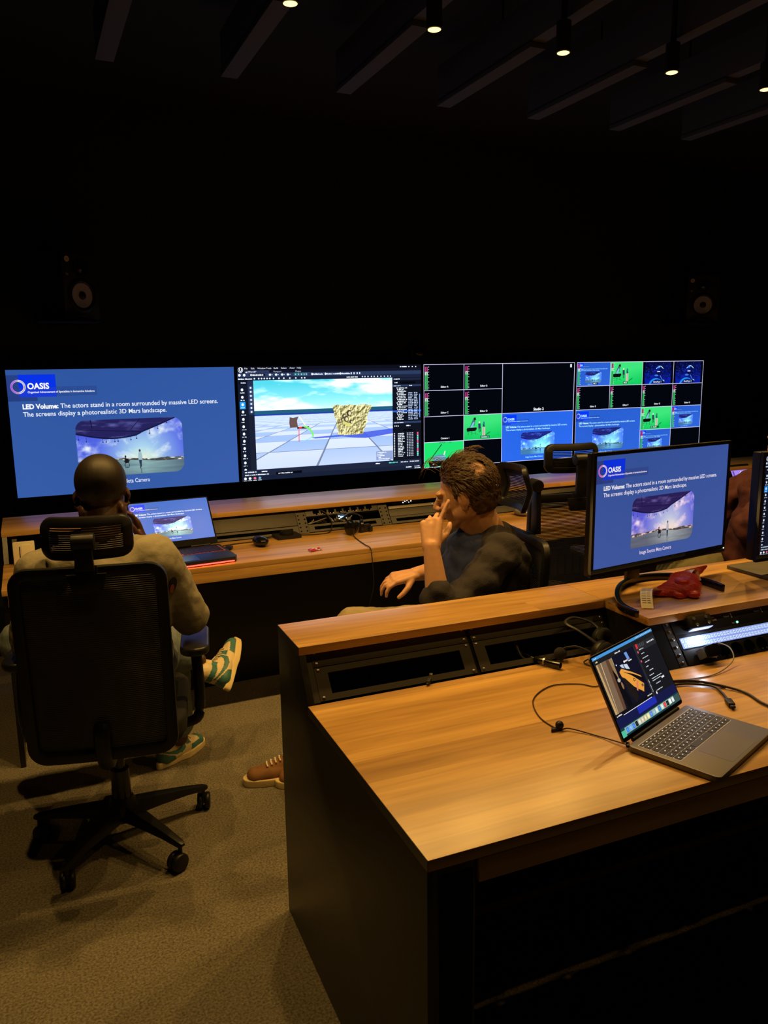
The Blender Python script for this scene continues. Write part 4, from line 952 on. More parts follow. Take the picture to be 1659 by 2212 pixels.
# patch on the elbow side of the right sleeve
def patch(name, pts, c, nrm, m, parent, t=.002):
    n = V(nrm).normalized(); a = n.cross(V((0,0,1))).normalized(); b = a.cross(n); vs = [V(c)+a*x+b*y for x, y in pts]; k = len(vs)
    q = MB(); q.add(vs+[v+n*t for v in vs], [tuple(range(k)), tuple(range(k, 2*k))]+[(i, (i+1)%k, k+(i+1)%k, k+i) for i in range(k)]); return build(name, q, m, parent)
PATCHK = mat('black_patch', (.02, .018, .016), .7); PATCHR = mat('red_orange_patch', (.42, .09, .04), .7)
bpy.context.view_layer.update()
def surf(o, px, py, d0=1.4, off=0):
    """point of o's surface along a world line seen from the camera position, used once to seat trimmings on cloth"""
    O = cam.matrix_world.translation; d = (_F + _R*((px-829.5)/F_PX) - _U*((py-1106)/F_PX)).normalized()
    ok, loc, nn, _ = o.ray_cast(O, d); return (loc, nn) if ok else (O+d*2.5, -d)
pl, pn = surf(sw, 372, 1262)
oval = lambda a, b: [(a*math.cos(t*math.pi/8), b*math.sin(t*math.pi/8)) for t in range(16)]
patch('sleeve_patch', oval(.015, .026), pl+pn*.001, pn, PATCHK, sw, .003)
patch('sleeve_patch', oval(.008, .015), pl+pn*.0042+V((-.004, 0, -.012)), pn, PATCHR, sw, .001)
mb = MB(); limbs(mb, [(V((-.28, 1.52, .575)), .10, V((-.13, 1.92, .585)), .078), (V((-.46, 1.52, .575)), .10, V((-.64, 1.90, .63)), .078), (V((-.13, 1.92, .585)), .074, V((-.095, 2.00, .16)), .056), (V((-.64, 1.90, .63)), .074, V((-.10, 1.905, .495)), .058), (V((-.10, 1.905, .495)), .058, V((-.055, 1.912, .47)), .054), (V((-.31, 1.46, .60)), .125, V((-.45, 1.46, .60)), .125)])
jn = blob('trousers', mb, JEAN, pA, .008, 5, disp=.007, dscale=13)
bt = MB(); bt.tube([V((-.14, 1.93, .45)), V((-.14, 1.93, .45))+V((0, 0, .001))], .001)
u1 = V((-.86, -.02, .50)).normalized()
shoe(pA, V((.106, 1.906, .350)), (.36, .80, .47), u1, True, (CREAM, TEAL), SOLE, .92)
shoe(pA, V((-.150, 1.995, .0)), (.80, .60, .0), (0, 0, 1), True, (CREAM, TEAL), SOLE, .92)
fix(pA)

# ---- man in navy, turned to the left screens, temple resting on his hand
pB = thing('person', 'brown-haired man in navy T-shirt and dark cardigan, hand on his temple', 'person', (.905, 1.425, 0))
bH = V((.874, 1.385, 1.120)); fB = V((-.72, .66, -.24)); uB = V((-.18, .06, 1))
shL, shR = V((.935, 1.215, .925)), V((.995, 1.575, .915))
elL, wrL = V((.632, 1.118, .745)), V((.638, 1.195, .985)); elR, wrR = V((.95, 1.72, .745)), V((.805, 1.66, .757))
mb = MB(); atB, MBm = head_mb(mb, bH, fB, uB, 1.05)
nkB = V((.955, 1.385, .99)); 
limbs(mb, [(V((.960, 1.380, .965)), .076, bH+V((.022, -.010, -.045)), .070), (V((.97, 1.39, .90)), .11, V((.965, 1.385, .97)), .058), (shL, .048, elL, .044), (elL, .043, elL.lerp(wrL, .35), .041), (elL.lerp(wrL, .35), .041, wrL, .027), (shR, .048, elR, .042), (elR, .041, wrR, .027),
           (V((.97, 1.39, .9)), .11, V((.96, 1.41, .60)), .12), (V((.93, 1.33, .56)), .07, V((.50, 1.52, .57)), .05), (V((.93, 1.50, .56)), .07, V((.56, 1.72, .55)), .05), (V((.50, 1.52, .57)), .045, V((.32, 1.66, .10)), .035), (V((.56, 1.72, .55)), .045, V((.44, 1.60, .1)), .035)])
tip = atB(.074, .052, .012) if False else V((.760, 1.300, 1.128))
hd = (V((.664, 1.243, 1.085))-wrL)
hand_mb(mb, wrL, hd, (-.55, -.80, .1), 1, [(-.15, .02, .02), (.75, 1.0, .6), (.9, 1.1, .6), (1.0, 1.1, .6)], spread=[.42, .18, .05, -.08], k=1.0, thumb=[(.026, .024, -.012), (.046, .048, -.026), (.056, .072, -.036), (.058, .090, -.042)])
hand_mb(mb, wrR, (-.93, .02, -.08), (.0, -.25, .95), -1, [(.35, .6, .5), (.35, .6, .5), (.4, .6, .5), (.5, .6, .5)], spread=[.10, .0, -.05, -.12], k=1.02, thumb=[(.028, .026, -.008), (.050, .050, -.022), (.058, .074, -.038), (.058, .092, -.050)])
blob('body', mb, SKIN_L, pB, .0042, 3)
ey = MB(); ey.ball(atB(-.031, .088, .002), .0075, 10, 8); ey.ball(atB(.031, .088, .002), .0075, 10, 8); build('eyes', ey, EYEW, pB, smooth=True)
Mt = MBm.transposed()
def hairzone(c):
    p = (Mt @ (c-bH))/1.05; x, y, z = p
    if y > .058 + .0*z: return False
    if y > .02 and z < .048+(y-.02)*.5: return False
    low = -.075 if y < -.035 else (-.020 if y > -.012 and abs(x) > .05 else -.03+(-.012-y)*1.9)
    if z < low: return False
    return True
bald = bH+V((.012, -.055, .088)).normalized()*.108
mb = MB(); mb.ball(atB(0, -.020, .038), (.0860, .1040, .0935), 32, 22, M=MBm.to_4x4()); mb.ball(atB(0, -.045, -.025), (.078, .078, .070), 24, 16, M=MBm.to_4x4()); mb.ball(atB(0, .03, .075), (.052, .045, .040), 20, 14, M=MBm.to_4x4())
hb = blob('hair', mb, HAIR_BR, pB, .0045, 2, disp=.006, dscale=38, keep=lambda c: hairzone(c) and (c-bald).length > .040)
# loose strands combed back over the head
rnd = random.Random(11); st = MB()
for k in range(1900):
    th = rnd.uniform(0, 2*math.pi); zz = rnd.uniform(-.55, 1); rr = math.sqrt(max(0, 1-zz*zz))
    q = V((rr*math.cos(th)*.088, rr*math.sin(th)*.106-.020, zz*.095+.038))
    if zz < -.2: q = V((rr*math.cos(th)*.083, rr*math.sin(th)*.090-.040, zz*.085+.012))
    w = bH+MBm @ q*1.05
    if not hairzone(w) or (w-bald).length < .036: continue
    nn = V((q.x, q.y+.02, q.z-.038)).normalized(); dr = V((rnd.uniform(-.5, .5), -.8, -.25 if q.z > .06 else -1.0)); dr = (dr-nn*dr.dot(nn)).normalized()
    Lh = rnd.uniform(.018, .040); lift = rnd.uniform(.001, .007); pts = []
    for j in range(4): t = j/3; pts.append(bH+MBm @ (q+nn*(lift*math.sin(t*2.4)-.002+.001*j)+dr*Lh*t+V((rnd.uniform(-.002, .002), 0, 0)))*1.05)
    if min((p-bald).length for p in pts) < .038: continue
    st.tube(pts, [.0013, .0014, .0011, .0004], 3, cap=False)
for k in range(46):     # wisps that stand off the crown and the brow
    x = rnd.uniform(-.06, .06); y = rnd.uniform(-.06, .07); b0 = V((x, y, .125-.9*x*x*8-.0*y)); 
    pts = [bH+MBm @ (b0+V((rnd.uniform(-.003, .003)+.0, (-.045 if y < .03 else .05)*t*1.3, .030*math.sin(t*2.6)-(.025 if y > .03 else .0)*t*t)))*1.05 for t in (0, .25, .5, .75, 1)]
    st.tube(pts, [.0007]*4+[.0003], 3, cap=False)
tag(build('loose_hair', st, HAIR_BR, pB), kind='stuff')
mb = MB(); limbs(mb, [(shL, .068, elL, .056), (elL, .056, elL.lerp(wrL, .36), .056), (shR, .068, elR, .056), (shL, .070, V((.975, 1.39, .955)), .062), (shR, .070, V((.975, 1.39, .955)), .062), (V((1.00, 1.31, .87)), .098, V((.985, 1.34, .60)), .115), (V((1.01, 1.49, .87)), .098, V((.985, 1.48, .60)), .115), (V((1.02, 1.39, .93)), .082, V((1.0, 1.41, .60)), .12)])
def fold(c): return .0035*math.sin(c.x*38+c.z*70+3*math.sin(c.y*20))
cd = blob('cardigan', mb, CARDI, pB, .007, 4, disp=.008, dscale=10, dfn=fold)
mb = MB(); limbs(mb, [(V((.93, 1.32, .90)), .088, V((.90, 1.35, .62)), .118), (V((.94, 1.47, .88)), .088, V((.90, 1.47, .62)), .118), (V((.945, 1.385, .945)), .072, V((.955, 1.385, .965)), .074), (V((.93, 1.40, .90)), .10, V((.90, 1.41, .60)), .13), (shR, .062, shR.lerp(elR, .55)+V((-.01, 0, .01)), .062)])
blob('t_shirt', mb, NAVY, pB, .007, 4, disp=.007, dscale=10, dfn=fold)
mb = MB(); limbs(mb, [(V((.90, 1.36, .57)), .095, V((.50, 1.52, .575)), .074), (V((.90, 1.50, .57)), .095, V((.56, 1.72, .56)), .074), (V((.50, 1.52, .575)), .070, V((.335, 1.665, .14)), .052), (V((.56, 1.72, .56)), .070, V((.46, 1.61, .14)), .052), (V((.95, 1.36, .58)), .11, V((.95, 1.49, .58)), .11)])
blob('trousers', mb, KHAKI, pB, .008, 5, disp=.006, dscale=12)
shoe(pB, V((.300, 1.672, .0)), (-1, .10, 0), (0, 0, 1), False, (BROWNL,), SOLE, .98)
shoe(pB, V((.400, 1.570, .0)), (-1, .32, 0), (0, 0, 1), False, (BROWNL,), SOLE, .98)
fix(pB)

# ---- person in maroon behind the monitors
pC = thing('person', 'person in a maroon hoodie half hidden behind the two near monitors', 'person', (2.62, 1.45, 0))
cH = V((2.70, 1.50, 1.215)); shL, shR = V((2.56, 1.36, 1.00)), V((2.66, 1.66, .99)); elL, wrL = V((2.28, 1.335, .86)), V((2.30, 1.30, .74))
wrL = V((2.40, 1.22, .77)); elR, wrR = V((2.40, 1.72, .80)), V((2.18, 1.66, .76))
mb = MB(); atC, MC = head_mb(mb, cH, (-.95, .2, -.15), (-.1, 0, 1)); mC = MC.transposed()
limbs(mb, [(V((2.72, 1.50, 1.06)), .06, cH+V((.02, 0, -.05)), .058), (V((2.70, 1.51, .95)), .11, V((2.72, 1.50, 1.07)), .055), (shL, .045, elL, .04), (elL, .038, wrL, .026), (shR, .045, elR, .04), (elR, .038, wrR, .026), (V((2.68, 1.50, .9)), .11, V((2.66, 1.48, .62)), .12), (V((2.6, 1.42, .57)), .07, V((2.20, 1.44, .58)), .05), (V((2.6, 1.56, .57)), .07, V((2.2, 1.66, .58)), .05), (V((2.2, 1.44, .58)), .045, V((2.15, 1.44, .1)), .035), (V((2.2, 1.66, .58)), .045, V((2.15, 1.66, .1)), .035)])
hand_mb(mb, wrL, (.2, -.6, -.2), (-.2, 0, 1), 1, [.3, .3, .35, .4], k=.9); hand_mb(mb, wrR, (-1, 0, -.1), (0, 0, 1), -1, [.3, .3, .35, .4], k=.9)
blob('body', mb, SKIN_L, pC, .006, 4)
mb = MB(); mb.ball(atC(0, -.022, .038), (.084, .103, .092), 24, 16, M=MC.to_4x4()); blob('hair', mb, HAIR_BR, pC, .006, 2, disp=.004, dscale=40, keep=lambda c: (lambda p: p.z > (-.03 if p.y < 0 else .03+.4*p.y) and p.y < .06)(mC @ (c-cH)))
mb = MB(); limbs(mb, [(shL, .080, elL, .068), (elL, .066, wrL, .052), (shR, .080, elR, .066), (elR, .062, wrR, .046), (shL, .075, V((2.71, 1.5, 1.02)), .07), (shR, .075, V((2.71, 1.5, 1.02)), .07), (V((2.66, 1.46, .93)), .13, V((2.62, 1.46, .64)), .15), (V((2.70, 1.55, .93)), .12, V((2.66, 1.52, .64)), .14), (V((2.50, 1.44, .96)), .12, V((2.40, 1.40, .72)), .135), (V((2.79, 1.50, 1.02)), .06, V((2.80, 1.50, 1.06)), .06)])
blob('hoodie', mb, MAROON, pC, .008, 4, disp=.016, dscale=8, dfn=lambda c: .007*math.sin(c.x*30-c.z*55+4*math.sin(c.y*14)))
mb = MB(); limbs(mb, [(V((2.60, 1.42, .585)), .105, V((2.17, 1.45, .60)), .082), (V((2.6, 1.56, .58)), .10, V((2.18, 1.66, .59)), .08), (V((2.17, 1.45, .60)), .075, V((2.14, 1.44, .14)), .055), (V((2.18, 1.66, .59)), .072, V((2.15, 1.66, .14)), .055)])
blob('trousers', mb, KHAKID, pC, .009, 4, disp=.006, dscale=12)
shoe(pC, V((2.16, 1.44, .0)), (-1, 0, 0), (0, 0, 1), False, (BROWNL,), SOLE, .98); shoe(pC, V((2.17, 1.66, .0)), (-1, 0, 0), (0, 0, 1), False, (BROWNL,), SOLE, .98)
fix(pC)
# ------------------------------------------------------------------ things on the near desk
def nthing(name, label, cat, x, y, z, rz=0, group=None): return thing(name, label, cat, near(x, y, z), PHI+rz, group)
SILVER = mat('space_grey_aluminium', (.17, .160, .180), .45, .40)
KEYM = mat('black_keycap', (.012, .012, .014), .45)
LEGEND = glow('lit_key_legend', (.95, .92, .85), .75)
KWELL = glow('lit_key_well', (.60, .52, .40), .22)
def tilted_lid(t, w, h, yaw_none, tilt, hinge, border, chin, scr, shell, inner, th=.006):
    M = Matrix.Translation(hinge) @ Matrix.Rotation(-tilt, 4, 'X')
    b = MB().prism([(x, z+h/2) for x, z in rrect(w, h, .008, 4)], .0015, th, 'y', M=M)
    lid = build('lid', b, shell, t, bevel=.001)
    b = MB().prism([(x, z+h/2) for x, z in rrect(w-.002, h-.002, .007, 4)], .0, .0013, 'y', M=M)
    build('screen_border', b, inner, lid)
    sw, sh = w-2*border, h-border-chin
    screen_face('screen', sw, sh, scr, lid, M @ Matrix.Translation((0, -.0007, chin)), .0006)
    return lid
t = thing('laptop', 'slim open grey laptop with a recording program on its screen, on the near desk', 'laptop', (.701, .208, .7505), .36)
LW, LD = .289, .200
base = MB().prism([(x, y-LD/2-.004) for x, y in rrect(LW, LD, .011, 5)], .0015, .0135)
build('base', base, SILVER, t, bevel=.0015)
for sx in (-.12, .12):
    for sy in (-.02, -.185): build('foot', MB().lathe([(.006, 0), (.006, .0016), (0, .0016)], 10, c=(sx, sy, 0)), BLACK, t)
kb = MB().prism([(x, y-.068) for x, y in rrect(.262, .098, .004, 3)], .01352, .01372)
well = build('keyboard_well', kb, KWELL, t)
rows = [[1]*14, [1]*13+[1.5], [1.5]+[1]*12+[1], [1.8]+[1]*11+[1.7], [1.3]+[1]*11+[2.2], [1, 1, 1, 1.25, 5, 1.25, 1, 1, 1, 1]]
_km = {}
def keymesh(w, d, hh=.0012):
    k = (round(w, 4), round(d, 4))
    if k in _km: return _km[k]
    o = build('key', MB().prism(rrect(w, d, .0018, 2), 0, hh).box(-.0016, -.0011, hh+.00002, .0016, .0011, hh+.00006, 1), [KEYM, LEGEND], well)
    _km[k] = o.data; bpy.data.objects.remove(o); return _km[k]
y = -.0215
for i, r in enumerate(rows):
    d = .0105 if i == 0 else .0168; tot = sum(r); x = -.130; u = .260/tot
    for k, wk in enumerate(r):
        w = wk*u
        o = bpy.data.objects.new('key', keymesh(w-.0022, d-.0020)); COL.objects.link(o); o.parent = well; o.location = (x+w/2, y-d/2, .01374); x += w
    y -= d
build('trackpad', MB().prism([(x, y-.159) for x, y in rrect(.125, .074, .004, 3)], .01352, .01375), mat('trackpad_glass', (.165, .155, .175), .40, .40), t)
build('hinge', MB().tube([(-.11, .0015, .0125), (.11, .0015, .0125)], .0050, 10), BLACK, t, smooth=True)
tilted_lid(t, LW, .196, 0, .49, (0, .004, .0150), .0045, .010, screen_mat('laptop_recorder', recorder(), 1.0), SILVER, GLOSSB, .0055)
# monitors
def monitor(label, loc, rz, W, H, side, chin, scr, base_fn, thick=.03, lens_led=True, local=None):
    t = thing('monitor', label, 'monitor', loc, rz, None)
    z0 = local
    mb = MB(); g = .0008
    mb.box(-W/2-side, 0, z0-chin, W/2+side, .012, z0-g).box(-W/2-side, 0, z0+H+g, W/2+side, .012, z0+H+side).box(-W/2-side, 0, z0-g, -W/2-g, .012, z0+H+g).box(W/2+g, 0, z0-g, W/2+side, .012, z0+H+g)
    build('bezel', mb, BEZEL, t, bevel=.0008)
    build('back_cover', MB().prism([(-W/2-side+.002, z0-chin+.002), (W/2+side-.002, z0-chin+.002), (W/2+side-.002, z0+H+side-.002), (-W/2-side+.002, z0+H+side-.002)], .0125, thick, 'y').box(-.14, thick, z0+.06, .14, thick+.016, z0+.24), BEZEL, t, bevel=.004)
    screen_face('screen', W, H, scr, t, Matrix.Translation((0, .003, z0)), .004)
    base_fn(t); return t
def arc_base(t):
    build('stand_column', MB().prism([(-.0285, .0), (.0285, .0), (.0285, .20), (-.0285, .20)], .062, .076, 'y', M=Matrix.Translation((-.055, 0, .018))), BLACK, t, bevel=.003)
    # the flat curved foot, in the monitor's own frame
    pts = [(.925, .568), (.929, .636), (.967, .707), (1.032, .783), (1.099, .834), (1.175, .862), (1.25, .856), (1.312, .820), (1.338, .738), (1.334, .66)]
    Ti = Matrix.Rotation(-.116, 4, 'Z') @ Matrix.Translation((-1.225, -.757, 0))
    P = smooth_path([Ti @ V(near(x, y, 0)) for x, y in pts], 5); n = len(P); vs = []
    for i, p in enumerate(P):
        d = (P[min(i+1, n-1)]-P[max(i-1, 0)]).normalized(); q = V((-d.y, d.x, 0))*.007
        if i in (0, n-1): q *= .6
        for s, z in ((-1, .0006), (1, .0006), (1, .0215), (-1, .0215)): vs.append(p+q*s+V((0, 0, z)))
    fs = [(i*4+k, i*4+(k+1)%4, i*4+4+(k+1)%4, i*4+4+k) for i in range(n-1) for k in range(4)]+[(0, 1, 2, 3), (n*4-1, n*4-2, n*4-3, n*4-4)]
    build('stand_foot', MB().add(vs, fs), GLOSSB, t, bevel=.002)
    build('power_light', MB().lathe([(.0022, 0), (.0022, .001), (0, .001)], 8, M=Matrix.Translation((.2985+.004, -.0001, .085)) @ Matrix.Rotation(math.pi/2, 4, 'X')), glow('white_led', (1, .98, .9), 2.2), t)
monitor('black monitor on the near shelf showing the blue slide, curved foot', (1.225, .757, .882), .116, .597, .336, .011, .024, screen_mat('monitor_slide', SLIDE*np.array([1.22, 1.0, 1.0]), .85), arc_base, .032, local=.096)
def flat_base(t):
    build('stand_column', MB().box(-.03, .07, .008, .03, .085, .30), BLACK, t, bevel=.003)
    build('stand_foot', MB().prism([(x-.06, y+.055) for x, y in rrect(.33, .22, .008, 3)], .0006, .012), mat('grey_stand_foot', (.085, .075, .06), .5), t, bevel=.002)
q = near(1.512+.27, .703, .882)
monitor('black monitor at the right picture edge showing the 3D editor', (q[0], q[1]+.0, .882), .0+PHI*.5, .527, .318, .013, .022, screen_mat('monitor_editor', EDIT, .85), flat_base, .045, local=.086)
# red net bag of wax cheeses
WAX = mat('red_wax', (.55, .035, .012), .35, noise_amt=.12, scale=40); NETM = mat('red_plastic_net', (.75, .07, .03), .45)
PAPER = mat('printed_paper_tag', (.85, .78, .60), .7, noise_amt=.05, scale=60); INK = mat('grey_print', (.22, .18, .11), .8)
spots = [(1.125, .708, 0, 0), (1.165, .672, .25, .4), (1.205, .655, -.2, .2), (1.178, .718, .3, -.5), (1.225, .700, -.35, .3), (1.195, .690, .15, .1)]
for k, (x, y, a, b) in enumerate(spots):
    t = thing('wax_cheese', 'small round red waxed cheese in the red net, ' + ['leftmost by the curled tag', 'front left', 'front right with a pale patch', 'at the back', 'right one', 'topmost'][k], 'snack', near(x, y, .8835+(.030 if k == 5 else 0)), a, 'red wax cheeses in the net')
    build('wax_shell', MB().lathe([(0, 0), (.012, .0005), (.019, .004), (.0215, .010), (.019, .017), (.012, .0205), (0, .021)], 22, M=Matrix.Translation((0, 0, .0085)) @ Matrix.Rotation(b, 4, 'X') @ Matrix.Translation((0, 0, -.0085))), WAX, t, smooth=True)
    build('wax_seam', MB().tube([(.0216*math.cos(i*math.pi/10), .0216*math.sin(i*math.pi/10), .010) for i in range(20)], .0008, 6, closed=True, M=None) if False else MB().tube([Matrix.Translation((0,0,.0085)) @ Matrix.Rotation(b, 4, 'X') @ V((.0216*math.cos(i*math.pi/10), .0216*math.sin(i*math.pi/10), .0015)) for i in range(20)], .0008, 6, closed=True), WAX, t, smooth=True)
t = nthing('net_bag', 'red plastic net bag with paper tags lying by the monitor foot', 'bag', 1.18, .69, .8825)
nb = MB(); NU, NV = 40, 22; ax = [V((-.060, .010, .012)), V((-.02, .0, .018)), V((.03, .01, .020)), V((.075, .050, .026)), V((.125, .085, .026)), V((.215, .105, .042))]; rr = [(.014, .008), (.044, .020), (.054, .023), (.045, .026), (.024, .018), (.003, .003)]
def netpt(u, v):
    f = v*(len(ax)-1); i = min(int(f), len(ax)-2); w = f-i; w = w*w*(3-2*w); c = ax[i].lerp(ax[i+1], w); ra = rr[i][0]*(1-w)+rr[i+1][0]*w; rb = rr[i][1]*(1-w)+rr[i+1][1]*w
    a = 2*math.pi*u; k = 1+.12*math.sin(5*a+9*v)+.08*math.sin(11*a-14*v); p = c+V((-.35, .9, 0)).normalized()*ra*math.cos(a)*k+V((0, 0, 1))*rb*math.sin(a)*k
    p.z = max(p.z, .0012); return p
for i in range(NU):
    for sgn in (1, -1):
        nb.tube([netpt((i+sgn*v*6)/NU, v/NV) for v in range(NV+1)], .00042, 3, cap=False)
tag(build('net', nb, NETM, t), kind='stuff')
FILM = mat('thin_red_film', (.8, .10, .05), .35); FILM.node_tree.nodes['Principled BSDF'].inputs['Alpha'].default_value = .20
fb = MB(); vs = [netpt(u/28+.01, v/14) for v in range(15) for u in range(28)]; fb.add(vs, [(v*28+u, v*28+(u+1)%28, (v+1)*28+(u+1)%28, (v+1)*28+u) for v in range(14) for u in range(28)])
build('net_skin', fb, FILM, t, smooth=True)
def strip(pts, w, th=.0006, wd=(0, 0, 1)):
    mb = MB(); vs = []; n = len(pts)
    for p in pts:
        for s in (-1, 1): vs.append(V(p)+V(wd)*w/2*s)
    for i in range(n): vs.append(vs[2*i]+V((0, 0, th))); vs.append(vs[2*i+1]+V((0, 0, th)))
    fs = [(2*i, 2*i+1, 2*i+3, 2*i+2) for i in range(n-1)]+[(2*n+2*i, 2*n+2*i+2, 2*n+2*i+3, 2*n+2*i+1) for i in range(n-1)]+[(2*i, 2*i+2, 2*n+2*i+2, 2*n+2*i) for i in range(n-1)]+[(2*i+1, 2*n+2*i+1, 2*n+2*i+3, 2*i+3) for i in range(n-1)]+[(0, 2*n, 2*n+1, 1), (2*n-2, 2*n-1, 4*n-1, 4*n-2)]
    return mb.add(vs, fs)
tp = smooth_path([(-.176, -.070, .002), (-.168, -.056, .020), (-.148, -.030, .036), (-.115, -.002, .036), (-.064, .012, .018)], 4)
tg = build('paper_tag', strip(tp, .034, wd=V((.85, -.5, 0)).normalized()), PAPER, t, smooth=False)
wd = V((.85, -.5, 0)).normalized(); lm = MB()
for k in range(3, 12):
    p = V(tp[k])+V((-.0003, -.0002, .0011)); d = (V(tp[k+1])-V(tp[k])).normalized()*.0009
    for a, b in ((-.013, -.001), (.002, .011)): lm.add([p+wd*a-d, p+wd*b-d, p+wd*b+d, p+wd*a+d], [(0, 1, 2, 3)])
build('tag_print', lm, INK, tg)
tp2 = smooth_path([(.055, .045, .012), (.085, .060, .040), (.120, .075, .046), (.128, .060, .014)], 4)
build('paper_tag', strip(tp2, .036, wd=V((.4, -.6, .2)).normalized()), PAPER, t)
# small things and cables
CAB = mat('black_cable', (.014, .010, .010), .5); CABR = mat('dark_red_brown_cable', (.035, .010, .008), .5); CABG = mat('grey_cable', (.22, .20, .17), .5)
def ncable(label, pts, r, m, k=8, cat='cable', ends=None, w=None):
    P = [V(near(*p)) if w is None else V(p) for p in pts]; o0 = P[0]
    if ends:
        t = thing('cable', label, cat, o0); build('cord', MB().tube([p-o0 for p in smooth_path(P, k)], r, 8), m, t, smooth=True); ends(t, [p-o0 for p in P]); return t
    o = build('cable', MB().tube([p-o0 for p in smooth_path(P, k)], r, 8), m, None, smooth=True, loc=o0); return tag(o, label, cat)
zt = .7525
def lav(t, P):
    c = P[6]; build('cable_clip', MB().ball(c+V((.004, 0, .009)), (.010, .010, .010)).prism([(-.022, -.004), (.0, -.006), (.004, .002), (-.016, .004)], -.001, .005, M=Matrix.Translation(c)), BLACK, t, smooth=True)
    build('plug', MB().box(-.008, -.004, -.003, .008, .004, .003, M=Matrix.Translation(P[-1]) @ Matrix.Rotation(.9, 4, 'Z')), BLACK, t, bevel=.001)
ncable('thin dark cable looping left from behind the laptop, with a small clip', [(.80, .50, zt), (.722, .478, zt), (.689, .510, zt), (.616, .530, zt), (.529, .480, zt), (.485, .390, zt), (.487, .316, zt), (.508, .302, .756), (.547, .252, zt), (.573, .180, .7585)], .0016, CABR, ends=lav)
def endplug(sz):
    def f(t, P):
        d = (P[-1]-P[-2]).normalized(); M = Matrix.Translation(P[-1]) @ d.to_track_quat('X', 'Z').to_matrix().to_4x4()
        build('plug', MB().box(-sz*.2, -sz*.28, -sz*.16, sz, sz*.28, sz*.2, M=M).box(sz, -sz*.2, -sz*.1, sz*1.4, sz*.2, sz*.1, M=M), BLACK, t, bevel=.0012)
    return f
ncable('black cable with a loose square plug, right of the laptop', [(.86, .40, .756), (.934, .389, .756), (.985, .350, .756), (.975, .306, .756), (.950, .262, .757)], .0032, CAB, ends=endplug(.028))
ncable('thick black cable running off the right picture edge', [(.86, .41, .763), (.956, .385, .762), (1.03, .30, .7545), (1.02, .215, .7545), (1.05, .15, .7545), (1.3, .0, .7545)], .0034, CAB)
ncable('black cable beside the thick one, behind the laptop', [(.84, .43, .7535), (.93, .41, .7535), (1.0, .372, .7535), (1.01, .33, .7535)], .0026, CAB)
ncable('thin grey cable hanging in an arc from the black plug', [(1.150, .500, .800), (1.17, .47, .79), (1.15, .44, .765), (1.05, .41, .753), (.93, .42, .753), (.88, .43, .753)], .0018, CABG)
# microphone plug, headset
t = nthing('cable_connector', 'black metal cable connector with a silver band lying by the rack', 'connector', .670, .690, .7625, math.atan2(-.060, .030))
build('barrel', MB().lathe([(.0, 0), (.006, .0), (.0095, .006), (.0095, .030), (.0, .030)], 16, M=Matrix.Rotation(math.pi/2, 4, 'Y')).lathe([(.0085, .036), (.0095, .040), (.0098, .082), (.008, .082), (.008, .070), (0, .070)], 16, M=Matrix.Rotation(math.pi/2, 4, 'Y')), GLOSSB, t, smooth=True)
build('band', MB().lathe([(.0, .0301), (.0103, .0301), (.0103, .0359), (0, .0359)], 16, M=Matrix.Rotation(math.pi/2, 4, 'Y')), STEEL, t)
build('cord', MB().tube(smooth_path([(0, 0, 0), (-.03, .004, .004), (-.05, .01, .0), (-.055, .055, .02)], 5), .0028, 8), CAB, t, smooth=True)
t = nthing('headset', 'black headset with foam microphone lying behind the laptop lid', 'headset', .80, .60, .7515)
FOAM = mat('black_foam', (.012, .012, .012), .95, bump=.4, scale=600)
for (x, y, z, rx) in ((.020, -.005, .040, .5), (.085, .075, .042, -.4)):
    M = Matrix.Translation((x, y, z)) @ Matrix.Rotation(math.pi/2+rx*.3, 4, 'X') @ Matrix.Rotation(.3, 4, 'Y')
    c = build('ear_cup', MB().lathe([(0, -.014), (.026, -.012), (.034, -.004), (.034, .008), (0, .010)], 24, M=M), BLACK, t, smooth=True)
    build('ear_pad', MB().tube([M @ V((.025*math.cos(a*math.pi/10), .025*math.sin(a*math.pi/10), .013)) for a in range(20)], .0095, 10, closed=True), FOAM, c, smooth=True)
build('headband', MB().tube(smooth_path([(.02, .0, .060), (-.01, .05, .088), (-.02, .10, .098), (.03, .13, .098), (.075, .11, .085), (.085, .078, .070)], 6), .0055, 8, flat=.6), BLACK, t, smooth=True)
build('microphone_boom', MB().tube(smooth_path([(.0, .0, .038), (-.02, .04, .046), (-.04, .062, .040), (-.052, .070, .032)], 6), .0028, 8), BLACK, t, smooth=True)
build('foam_tip', MB().ball((-.055, .072, .0195), (.019, .018, .0185), 18, 12), FOAM, t, smooth=True)
build('cord', MB().tube(smooth_path([(.02, .03, .010), (-.01, .02, .0025), (.02, -.05, .0025), (.06, -.08, .0025), (.10, -.05, .0025)], 6), .0022, 8), CAB, t, smooth=True)
ncable('thick black cable hanging in front of the rack opening', [(.635, .760, .84), (.640, .745, .80), (.642, .715, .765), (.655, .70, .757)], .0050, CAB)
t = nthing('clip_lamp', 'small black clip with a yellowish tip at the rack edge', 'clip', .342, .690, .7515, .9)
build('clip_body', MB().box(-.022, -.005, 0, .012, .005, .010).box(-.030, -.003, .002, -.020, .003, .007), BLACK, t, bevel=.0015); build('clip_tip', MB().box(.0121, -.004, .004, .021, .004, .016), mat('yellowish_tip', (.55, .50, .22), .5), t, bevel=.001)
